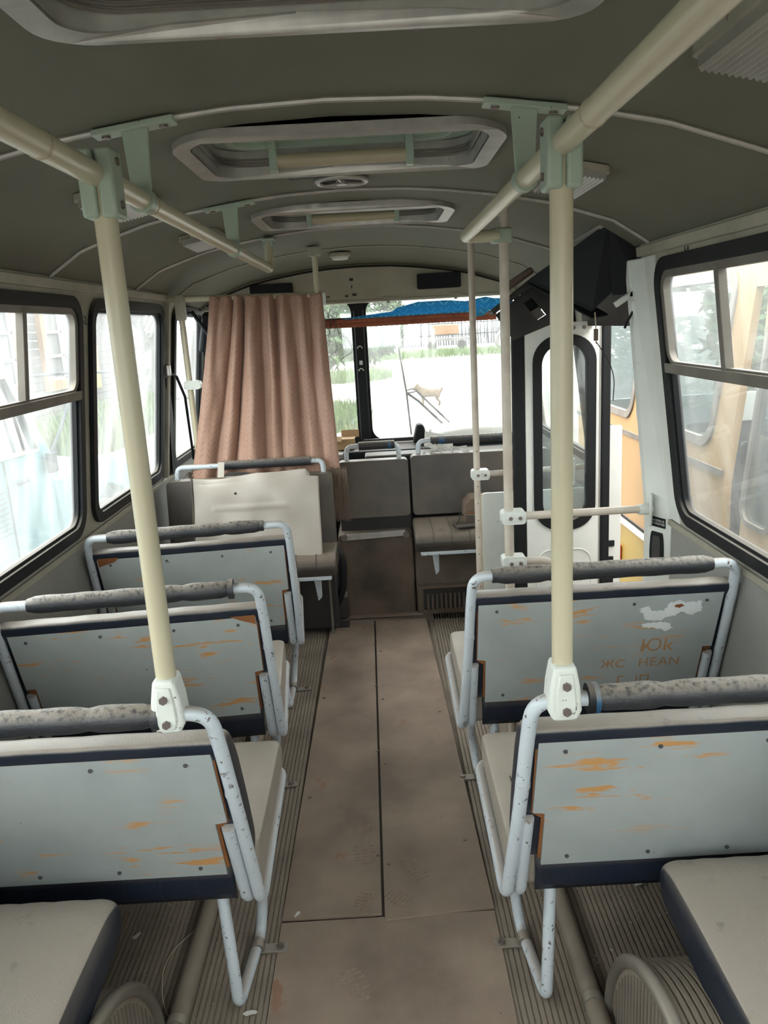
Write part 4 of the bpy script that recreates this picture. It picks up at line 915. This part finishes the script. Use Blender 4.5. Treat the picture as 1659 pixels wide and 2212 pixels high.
part(M().tube([(.74, 3.25, 1.96), (.875, 2.98, 2.04)], .012, 4), 'edge_profile', 'aluminium', t)
part(M().tube(fillet([(.86, 3.1, 1.72), (.862, 3.09, 1.66), (.858, 3.09, 1.64), (.864, 3.09, 1.60)], .02), .0025, 5), 'wire', 'tan_pole', t)
part(M().box((.862, 3.09, 1.635), (.014, .014, .045)), 'connector', 'fringe', t)
part(M().tube(fillet([(1.01, 3.0, 1.80), (.99, 3.0, 1.74), (.955, 3.0, 1.68), (.945, 3.0, 1.655)], .03), .005, 6), 'wire', 'black_rubber', t)
part(M().tube(fillet([(.95, 3.0, 1.78), (1.0, 3.0, 1.76), (1.01, 3.0, 1.73)], .03), .002, 5), 'wire', 'paper', t)
part(M().tube(fillet([(.862, 3.09, 1.61), (.90, 3.05, 1.54), (.925, 3.05, 1.47), (.92, 3.05, 1.38)], .05), .002, 5), 'wire', 'dark_metal', t)
t = thing('speaker_board', (.65, 3.4, 1.75), 'dark grey board with square cutout hanging loose below the ceiling', 'board')
bd = lambda a, b, d: (a, 3.36 + (b - 1.7) * .25 + d, b)
part(M().slab([[(.515, 1.733), (.725, 1.872), (.83, 1.83), (.80, 1.72), (.745, 1.68), (.585, 1.625)], [(.635, 1.775), (.675, 1.795), (.73, 1.722), (.69, 1.70)]], bd, 0, .012), 'board', 'grey_black_board', t, smooth=False)
part(M().slab([[(.505, 1.733), (.725, 1.878), (.85, 1.96), (.85, 1.975), (.70, 1.885), (.50, 1.747)]], bd, -.02, .10), 'top_edge', 'grey_black_board', t, smooth=False)
part(M().slab([[(.69, 1.70), (.73, 1.722), (.705, 1.757), (.667, 1.735)]], bd, .03, .034), 'foil_patch', 'grimy_aluminium', t)
part(M().slab([[(.62, 1.69), (.70, 1.69), (.74, 1.80), (.64, 1.82)]], bd, .06, .07), 'back_plate', 'black_plastic', t, smooth=False)
part(M().box((.62, 3.45, 1.87), (.16, .05, .03), Euler((0, -.55, 0))), 'torn_padding', 'fringe', t, bev=.01)
# litter on the floor
for (x, y, s, a) in ((.72, 2.05, .012, .5), (-.42, 1.66, .012, .2), (-.33, 2.0, .008, 1), (.12, 1.46, .02, .8), (.66, 2.2, .007, .1), (-.62, 2.1, .012, 1.4), (-.55, 2.25, .009, .3), (-.8, 1.95, .010, .9)):
    pts = [(x + s * 1.6 * math.cos(q) * math.cos(a) - s * .6 * math.sin(q) * math.sin(a), y + s * 1.6 * math.cos(q) * math.sin(a) + s * .6 * math.sin(q) * math.cos(a)) for q in [2 * PI * i / 9 for i in range(9)]]
    tag(M().prism(pts, lambda a_, b_, d: (a_, b_, .007 + d + .002 * math.sin(a_ * 300)), 0, .0015).build('litter_scrap', 'paper'), 'tiny pale scrap of litter lying on the dusty floor', 'litter', 'scraps of litter on the floor')
tag(M().tube(fillet([(.80, 1.66, .008), (.70, 1.70, .012), (.71, 1.60, .008), (.78, 1.56, .008)], .04), .0022, 6).build('loose_string', 'paper'), 'loose white string on ribbed floor beside right wheel arch', 'string')
tag(M().tube(fillet([(-.60, 2.0, .008), (-.70, 1.86, .008), (-.66, 1.70, .008), (-.60, 1.62, .008)], .1), .0018, 6).build('loose_wire', 'tan_pole'), 'thin curved wire lying on ribbed floor under near left seat', 'wire')
mm = M()
for k in range(420):
    sd = random.random(); x = random.uniform(-1.1, -.45) if sd < .5 else random.uniform(.35, .95); y = random.uniform(1.5, 2.9); s = random.uniform(.0015, .004)
    mm.box((x, y, .003), (s * random.uniform(1, 3), s, s * .6), Euler((0, 0, random.uniform(0, 3))))
tag(mm.build('floor_crumbs', 'dust_debris'), 'crumbs and dust specks scattered over the ribbed floor', 'crumbs', kind='stuff')

# ================================================================= OUTSIDE
GZ = -.75
tag(M().grid(40, 40, lambda u, v: (-150 + 300 * u, -80 + 300 * v, GZ)).build('ground', 'dirt_ground', smooth=False), kind='structure')
def grass_patch(name, cx, cy, rx, ry, n, hh, label, seed=1):
    R = random.Random(seed); mm = M()
    for k in range(n):
        a, r = R.uniform(0, 2 * PI), math.sqrt(R.random()); x = cx + rx * r * math.cos(a); y = cy + ry * r * math.sin(a); h = hh * R.uniform(.5, 1.2); w = .012 + h * .05
        dx, dy = R.uniform(-.3, .3) * h, R.uniform(-.3, .3) * h; b = R.uniform(0, PI); c, s = math.cos(b) * w, math.sin(b) * w
        mm.add([(x - c, y - s, GZ), (x + c, y + s, GZ), (x + dx * .5 + c * .6, y + dy * .5 + s * .6, GZ + h * .6), (x + dx, y + dy, GZ + h), (x + dx * .5 - c * .6, y + dy * .5 - s * .6, GZ + h * .6)], [(0, 1, 2, 4), (4, 2, 3)])
    return tag(mm.build(name, 'grass', smooth=False), label, 'grass', kind='stuff')
grass_patch('grass_tuft', -1.2, 21, 1.0, 2.5, 2600, .38, 'green weeds ahead of the windscreen beside the curtain', 2)
grass_patch('grass_verge', 3, 60, 11, 5, 3500, .45, 'long grass growing at the foot of the far fence', 3)
grass_patch('grass_verge', -1.5, 38, 2.3, 3, 1600, .4, 'grass patch under the leafy tree ahead', 4)
grass_patch('weeds', -7.0, 19.5, 1.0, 6, 4200, .8, 'weeds along the foot of the old timber house', 5)
grass_patch('weeds', -2.15, 4.3, .45, 1.2, 1300, .85, 'tall weeds between this bus and the pale blue truck', 6)
grass_patch('weeds', -2.2, 7.4, .3, .7, 500, .8, 'thin weeds in front of the truck wheel', 7)
def foliage(cx, cy, cz_, rx, ry, rz, n, s, seed):
    R = random.Random(seed); mm = M()
    for k in range(n):
        d = Vector((R.gauss(0, 1), R.gauss(0, 1), R.gauss(0, 1))).normalized() * (R.uniform(.55, 1) ** .5)
        p = Vector((cx + d.x * rx, cy + d.y * ry, cz_ + d.z * rz)); a = Euler((R.uniform(-.9, .9), R.uniform(-.9, .9), R.uniform(0, 6))).to_matrix(); q = s * R.uniform(.6, 1.2)
        mm.add([p + a @ Vector(v) * q for v in ((-.15, 0, 0), (.5, -.28, 0), (1.1, 0, -.2), (.5, .28, 0))], [(0, 1, 2, 3)])
    return mm
def tree(x, y, h, rx, rz, n, s, label, seed, cz0):
    t = thing('tree', (x, y, GZ), label, 'tree', 'leafy trees around the yard')
    part(M().tube([(x, y, GZ), (x + .1, y, GZ + h * .5), (x - .1, y, GZ + h)], [.22 * min(1, rx / 2.5), .16 * min(1, rx / 2.5), .06], 10), 'trunk', 'bark', t)
    part(foliage(x, y, cz0, rx, rx * .8, rz, n, s, seed), 'foliage', 'leaf', t, smooth=False)
tree(-1.35, 13, 3.6, 1.35, 1.0, 2600, .17, 'broad green tree seen through the windscreen left of pillar', 11, 1.95)
tree(-.6, 48, 6, 2.6, 2.4, 3500, .42, 'smaller green tree farther off behind the windscreen pillar', 12, 2.0)
tree(14, 22, 7, 4.2, 3.6, 6500, .4, 'leafy tree added beyond the yellow bus for the reflection in its glass', 13, 3.2)  # added tree, takes the place of greenery reflected in the neighbour's glass
tree(8.5, 14, 6, 2.6, 2.8, 4500, .35, 'added leafy tree behind the yellow bus windows, standing for a reflection', 15, 2.0)  # also added: greens the neighbour panes in place of a mirrored tree
# far fence of stakes
t = thing('stake_fence', (8, 82, GZ), 'rough fence of dark upright stakes across the far side of yard', 'fence')
for k in range(92):
    x = -2.5 + k * .26 + random.uniform(-.06, .06); h = 2.9 + random.uniform(-.25, .35)
    part(M().tube([(x, 82, GZ), (x + random.uniform(-.12, .12), 82, GZ + h * .5), (x + random.uniform(-.12, .12), 82, GZ + h)], [.07, .06, .035], 6), 'stake', 'picket', t)
part(M().tube([(-3, 82.1, GZ + 1.0), (22, 82.1, GZ + 1.1)], .06, 6).tube([(-3, 82.1, GZ + 2.2), (22, 82.1, GZ + 2.2)], .06, 6), 'fence_rail', 'picket', t)
t = thing('farm_trailer', (6, 70, GZ), 'pale rusty flat trailer parked in front of the far fence', 'trailer')
part(M().box((6.2, 70, GZ + .9), (4.8, 2, .22)), 'bed', 'far_building', t)
part(M().box((6.4, 72, GZ + 1.7), (2.4, 1.4, .9)), 'cab', 'house_orange', t, bev=.1)
for xx in (5, 7.6): part(M().tube([(xx, 68.9, GZ + .4), (xx, 69.2, GZ + .4)], .4, 16), 'wheel', 'dark_metal', t)
tag(M().tube([(10.6 + .75 * math.cos(a), 64, GZ + .7 + .75 * math.sin(a)) for a in [2 * PI * i / 24 for i in range(24)]], .17, 8, closed=True).build('half_buried_tyre', 'far_building'), 'pale old tyre standing in the grass near the fence', 'tyre')
# dog
def dog(x, y, face=-1):
    t = thing('dog', (x, y, GZ), 'tan dog standing side on in the yard beyond the windscreen', 'dog')
    V_ = []; E = []; R = []
    def v(p, r, par=None):
        V_.append((x + face * p[0], y + p[1], GZ + p[2])); R.append(r); i = len(V_) - 1
        if par is not None: E.append((par, i))
        return i
    hip = v((-.30, 0, .50), (.11, .12)); mid = v((-.05, 0, .485), (.115, .13), hip); ch = v((.22, 0, .49), (.13, .16), mid); nk = v((.36, 0, .60), (.085, .09), ch); hd = v((.46, 0, .70), (.085, .085), nk); mz = v((.56, 0, .655), (.045, .045), hd); v((.63, 0, .64), (.032, .03), mz)
    for s in (-1, 1):
        e = v((.44, .05 * s, .80), (.028, .018), hd); v((.435, .06 * s, .85), (.008, .006), e)
        a = v((.26, .085 * s, .36), (.045, .045), ch); b = v((.25, .09 * s, .20), (.032, .032), a); c_ = v((.26, .09 * s, .05), (.025, .025), b); v((.30, .09 * s, .022), (.026, .02), c_)
        a = v((-.30, .09 * s, .36), (.06, .075), hip); b = v((-.24, .095 * s, .25), (.04, .045), a); c_ = v((-.36, .095 * s, .16), (.026, .026), b); d_ = v((-.34, .095 * s, .04), (.023, .023), c_); v((-.30, .095 * s, .02), (.026, .018), d_)
    a = v((-.42, 0, .56), (.035, .035), hip); b = v((-.47, 0, .62), (.03, .03), a); v((-.43, 0, .66), (.018, .018), b)
    me = bpy.data.meshes.new('body'); me.from_pydata([tuple(Vector(q_) - Vector((x, y, GZ))) for q_ in V_], E, []); o = bpy.data.objects.new('body', me); COL.objects.link(o); o.parent = t
    t.scale = (.82,) * 3; me.materials.append(MATS['dog_fur']); md = o.modifiers.new('skin', 'SKIN'); me.skin_vertices[0] if me.skin_vertices else None
    for i, r in enumerate(R): me.skin_vertices[0].data[i].radius = (r[0] * 1.2, r[1] * 1.2)
    me.skin_vertices[0].data[0].use_root = True; md.use_smooth_shade = True
    s = o.modifiers.new('sub', 'SUBSURF'); s.levels = 2; s.render_levels = 2
    nose = M().tube([(x + face * .655, y, GZ + .645), (x + face * .665, y, GZ + .645)], [.016, .008], 8); part(nose, 'nose', 'ink', t)
    for s in (-1, 1): part(M().tube([(x + face * .525, y + .05 * s, GZ + .72), (x + face * .53, y + .058 * s, GZ + .72)], [.011, .007], 8), 'eye', 'ink', t)
dog(1.58, 23.6, -1)

# neighbouring yellow bus
NX = 1.80
def nfn(y, z, d): return (NX + max(0, z - .93) * .13 + d, y, z)
t = thing('yellow_bus', (NX + 1.2, 2.5, GZ), 'yellow and orange bus parked close along the right side', 'bus')
nw = [(5.56, 6.75), (4.22, 5.42), (1.55, 2.72), (.2, 1.37), (-1.1, .02)]
part(M().slab([[(-2, .93), (2.84, .93), (2.84, 1.96), (-2, 1.96)]] + [rr(a, .99, b, 1.87, .11, 7) for a, b in nw[2:]], nfn, 0, .04), 'side_panel', 'bus_yellow', t)
part(M().slab([[(4.0, .80), (7.0, .80), (7.0, 1.96), (4.0, 1.96)]] + [rr(a, .99, b, 1.87, .11, 7) for a, b in nw[:2]], nfn, 0, .04), 'side_panel', 'bus_yellow', t)
part(M().slab([[(-2, .22), (2.84, .22), (2.84, .93), (-2, .93)]], nfn, 0, .04), 'lower_panel', 'bus_yellow', t)
part(M().slab([[(4.0, .18), (7.0, .18), (7.0, .80), (4.0, .80)]], nfn, 0, .04), 'lower_panel', 'bus_yellow', t)
part(M().slab([[(4.0, -.42), (5.35, -.42), (5.6, .18), (4.0, .18)]], nfn, 0, .04).slab([[(5.35, -.42), (7.0, -.42), (7.0, .18), (5.6, .18)]], nfn, .0, .04), 'skirt', 'bus_ochre', t)
part(M().slab([[(-2, -.42), (2.84, -.42), (2.84, .22), (-2, .22)]], nfn, 0, .04), 'skirt', 'bus_ochre', t)
for z0, z1, mt in ((.16, .21, 'white_paint'), (.215, .235, 'black_rubber'), (.84, .875, 'grimy_aluminium')):
    part(M().slab([[(4.02, z0), (7.0, z0), (7.0, z1), (4.02, z1)]], nfn, -.012, 0), 'moulding', mt, t)
    part(M().slab([[(-2, z0), (2.8, z0), (2.8, z1), (-2, z1)]], nfn, -.012, 0), 'moulding', mt, t)
for a, b in nw:
    w = part(M().slab([rr(a - .03, .96, b + .03, 1.90, .13, 7), rr(a + .025, 1.015, b - .025, 1.845, .09, 7)], nfn, -.012, .01), 'window_gasket', 'grimy_aluminium', t, bev=.005)
    part(M().slab([rr(a, .99, b, 1.87, .11, 7)], nfn, .015, .02), 'pane', 'neighbour_glass', w)
# its door with hinge
for (a, b) in ((3.42, 3.86), (2.90, 3.34)):
    dl = part(M().slab([rr(a, -.40, b, 1.80, .03, 4), rr(a + .07, .66, b - .07, 1.66, .08, 7)], nfn, .0, .035), 'door_leaf', 'bus_yellow', t)
    part(M().slab([rr(a + .055, .645, b - .055, 1.675, .09, 7), rr(a + .08, .67, b - .08, 1.65, .07, 7)], nfn, -.008, .01), 'gasket', 'grimy_aluminium', dl)
    part(M().slab([rr(a + .07, .66, b - .07, 1.66, .08, 7)], nfn, .012, .016), 'pane', 'neighbour_glass', dl)
    part(M().tube([nfn(y_, z_, -.004) for y_, z_ in rr(a + .07, .15, b - .07, .56, .08, 6)], .006, 6, closed=True), 'pressing', 'bus_yellow', dl)
hg = part(M().slab([rr(3.34, .55, 3.44, .68, .015, 3)], nfn, -.02, .0), 'hinge', 'house_yellow', t, bev=.004)
part(M().tube([nfn(3.38, .53, -.025), nfn(3.38, .70, -.025)], .012, 8), 'hinge_pin', 'house_yellow', hg)
part(M().slab([[(2.84, 1.80), (4.0, 1.80), (4.0, 1.96), (2.84, 1.96)]], nfn, 0, .04), 'door_header', 'bus_yellow', t)
part(M().box((NX + 1.25, 2.5, 2.12), (2.2, 9.0, .06)).box((NX + 1.25, 2.5, -.1), (2.3, 9.0, .06)), 'roof_and_floor', 'bus_interior', t)
def nf2(y, z, d): return (NX + 2.42 - max(0, z - .93) * .13 + d, y, z)
part(M().slab([[(-2, -.42), (7, -.42), (7, 1.96), (-2, 1.96)]] + [rr(a, .95, b, 1.87, .1, 6) for a, b in ((5.56, 6.75), (4.22, 5.42), (2.9, 4.05), (1.55, 2.72), (.2, 1.37))], nf2, 0, .04), 'far_side', 'bus_interior', t)
part(M().slab([[(NX, -.42), (NX + 2.42, -.42), (NX + 2.42, .93), (NX + 2.3, 2.0), (NX + .12, 2.0), (NX, .93)], rr(NX + .2, .95, NX + 2.2, 1.85, .1, 6)], lambda a, b, d: (a, 7.0 + d, b), 0, .05), 'front_end', 'white_paint', t)
part(M().slab([[(NX, .93), (NX + .14, 1.96), (NX + 2.28, 1.96), (NX + 2.42, .93), (NX + 2.42, -.42), (NX, -.42)]], lambda a, b, d: (a, -2.0 - d, b), 0, .05), 'rear_end', 'bus_yellow', t)
part(M().box((NX - .012, 5.75, -.08), (.02, .12, .12)), 'side_lamp', 'red_lens', t, bev=.008)
for yy in (5.0, -.6): part(M().tube([(NX + .1, yy, GZ + .42), (NX + .35, yy, GZ + .42)], .42, 24), 'wheel', 'dark_metal', t)
part(M().tube([nfn(3.7, 1.25, .5), nfn(2.9, 1.28, .5)], .02, 10), 'grab_rail', 'house_yellow', t)
mm = M()
for k in range(5): mm.box((NX + .8, .8 + k * .85 + (1.2 if k > 2 else 0), .55), (.85, .10, .75), Euler((-.2, 0, 0))).box((NX + .8, 1.0 + k * .85 + (1.2 if k > 2 else 0), .35), (.85, .42, .12))
part(mm, 'seats', 'grey_black_board', t, bev=.03)

# pale blue truck on the left
TX = -2.5
t = thing('blue_truck', (TX - 1, 5.6, GZ), 'pale blue truck parked along the left windows', 'truck')
tf = lambda y, z, d: (TX - max(0, z - .95) * .14 - d, y, z)
win = [(4.72, 1.02), (5.66, .98), (5.60, 1.22), (5.48, 1.50), (4.72, 1.50)]
part(M().slab([[(4.55, .1), (5.95, .1), (5.95, .88), (5.84, .96), (5.55, 1.62), (5.42, 1.72), (4.55, 1.72)], win], tf, 0, .05), 'cab_side', 'truck_blue', t)
part(M().slab([win], tf, .02, .025), 'side_glass', 'neighbour_glass', t)
part(M().slab([[(4.70, 1.0), (5.68, .96), (5.62, 1.22), (5.50, 1.52), (4.70, 1.52)], win], tf, -.01, .02), 'window_gasket', 'grimy_aluminium', t)
part(M().tube([tf(5.43, 1.0, -.015), tf(5.43, 1.49, -.015)], .012, 8), 'quarter_bar', 'dark_metal', t)
part(M().slab([[(4.55, -.35), (5.10, -.35), (5.10, .1), (4.55, .1)]], tf, 0, .05).box((TX - 1.0, 4.58, .7), (2.0, .06, 2.0)), 'cab_rear', 'truck_blue', t)
part(M().box((TX - 1.05, 4.98, 1.72), (1.85, .95, .06)).box((TX - 2.05, 5.2, .9), (.05, 1.3, 1.6)), 'cab_roof', 'truck_blue', t, bev=.03)
def hoodf(u, v):
    y = 5.84 + 2.1 * u; a = -PI / 2 + PI * v; w = .93 - .18 * u; zt = .93 - .26 * u - .1 * u * u
    x = TX - 1.0 - w * math.sin(a) * -1; s = math.copysign(abs(math.sin(a)) ** .55, math.sin(a)); c_ = abs(math.cos(a)) ** .5
    return (TX - 1.0 + w * s, y, zt - .45 + .45 * c_)
part(M().grid(24, 40, hoodf), 'bonnet', 'truck_blue', t, solid=.02)
part(M().slab([[(5.84, -.1), (6.35, -.15), (6.42, .05), (6.62, .32), (6.95, .45), (7.3, .36), (7.55, .15), (7.75, -.05), (7.9, .0), (7.9, .42), (7.6, .62), (7.0, .72), (5.84, .72)]], lambda y, z, d: (TX + .02 - d, y, z), 0, .12), 'fender', 'truck_blue', t, bev=.03, seg=3)
part(M().tube([(TX - .05, 6.98, GZ + .55), (TX - .35, 6.98, GZ + .55)], .50, 28), 'wheel', 'dark_metal', t)
part(M().tube([(TX - .05, 4.2, GZ + .55), (TX - .35, 4.2, GZ + .55)], .50, 28), 'wheel', 'dark_metal', t)
part(M().tube([tf(5.12, z_, -.003) for z_ in (.97, .8, .55, .2, -.1)], .006, 6), 'door_seam', 'dark_metal', t)
dh = part(M().box(tf(5.32, .80, -.02), (.03, .16, .028)), 'door_handle', 'picket', t, bev=.008)
part(M().box((TX + .05, 5.76, .86), (.05, .10, .15)), 'hinge_bracket', 'picket', t, bev=.01)
part(M().tube([(TX + .05, 5.78, .93), (TX + .02, 6.05, 1.05), (TX - .02, 6.45, 1.27)], .014, 8), 'mirror_stay', 'picket', t)
part(M().tube(fillet([(TX + .05, 5.55, 1.50), (TX + .15, 5.9, 1.50), (TX + .22, 7.1, 1.44), (TX + .2, 7.35, 1.30), (TX + .15, 7.25, .9)], .12), .012, 8), 'mirror_arm', 'picket', t)
mm = M()
for k in range(9): mm.box(tf(5.0, .78 - k * .035, -.004), (.006, .14, .010))
part(mm, 'vent_slots', 'picket', t)
part(M().box((TX - 1, 3.0, .25), (1.9, 3.0, .9)), 'cargo_body', 'truck_blue', t, bev=.02)

# timber house
HX = -8.2
t = thing('timber_house', (HX, 22, GZ), 'old grey timber house with orange and yellow window frames', 'building')
hf = lambda y, z, d: (HX - d, y, z)
mm = M()
for k in range(22): mm.box((HX - .12 - .01 * (k % 2), 20.5, GZ + .45 + k * .2), (.14, 17, .185))
part(mm, 'log_wall', 'old_planks', t)
part(M().box((HX - .1, 20.5, GZ + .2), (.35, 17, .5)), 'foundation', 'old_planks', t)
for (a, b) in ((16.6, 18.1), (19.9, 21.9)):
    f = part(M().slab([[(a - .25, .55), (b + .25, .55), (b + .25, 2.85), (a - .25, 2.85)], [(a, .80), (b, .80), (b, 2.6), (a, 2.6)]], hf, -.08, .05), 'window_frame', 'house_orange', t)
    part(M().slab([[(a, .8), (b, .8), (b, 2.6), (a, 2.6)]], hf, .02, .03), 'pane', 'bus_interior', f)
    mm = M()
    for yy in (a + (b - a) * .5,): mm.box((HX + .03, yy, 1.7), (.05, .10, 1.8))
    for zz in (.83, 1.40, 2.0, 2.57): mm.box((HX + .03, (a + b) / 2, zz), (.05, b - a, .07))
    for yy in (a + .04, b - .04): mm.box((HX + .03, yy, 1.7), (.05, .09, 1.8))
    part(mm, 'glazing_bars', 'white_paint', f)
part(M().box((HX + .1, 22.9, 1.65), (.1, .55, 2.5)), 'shutter_board', 'house_yellow', t)
part(M().box((HX - 2, 20.5, 4.0), (5, 18.5, .2), Euler((0, .35, 0))), 'roof', 'far_building', t)
t = thing('tin_shed', (-7, 33, GZ), 'distant shed with ribbed grey roof beyond the timber house', 'building')
part(M().box((-8.5, 34, .6), (5, 5, 2.6)), 'walls', 'far_building', t)
mm = M()
for k in range(24): mm.box((-11 + k * .22, 32, 2.35), (.12, 3.0, .05), Euler((.45, 0, 0)))
part(mm, 'ribbed_roof', 'old_planks', t)
t = thing('concrete_kerb', (-6.3, 18, GZ), 'long pale concrete kerb in front of the timber house', 'kerb')
part(M().box((-6.3, 19, GZ + .1), (.3, 16, .22)), 'kerb', 'far_building', t, bev=.02)
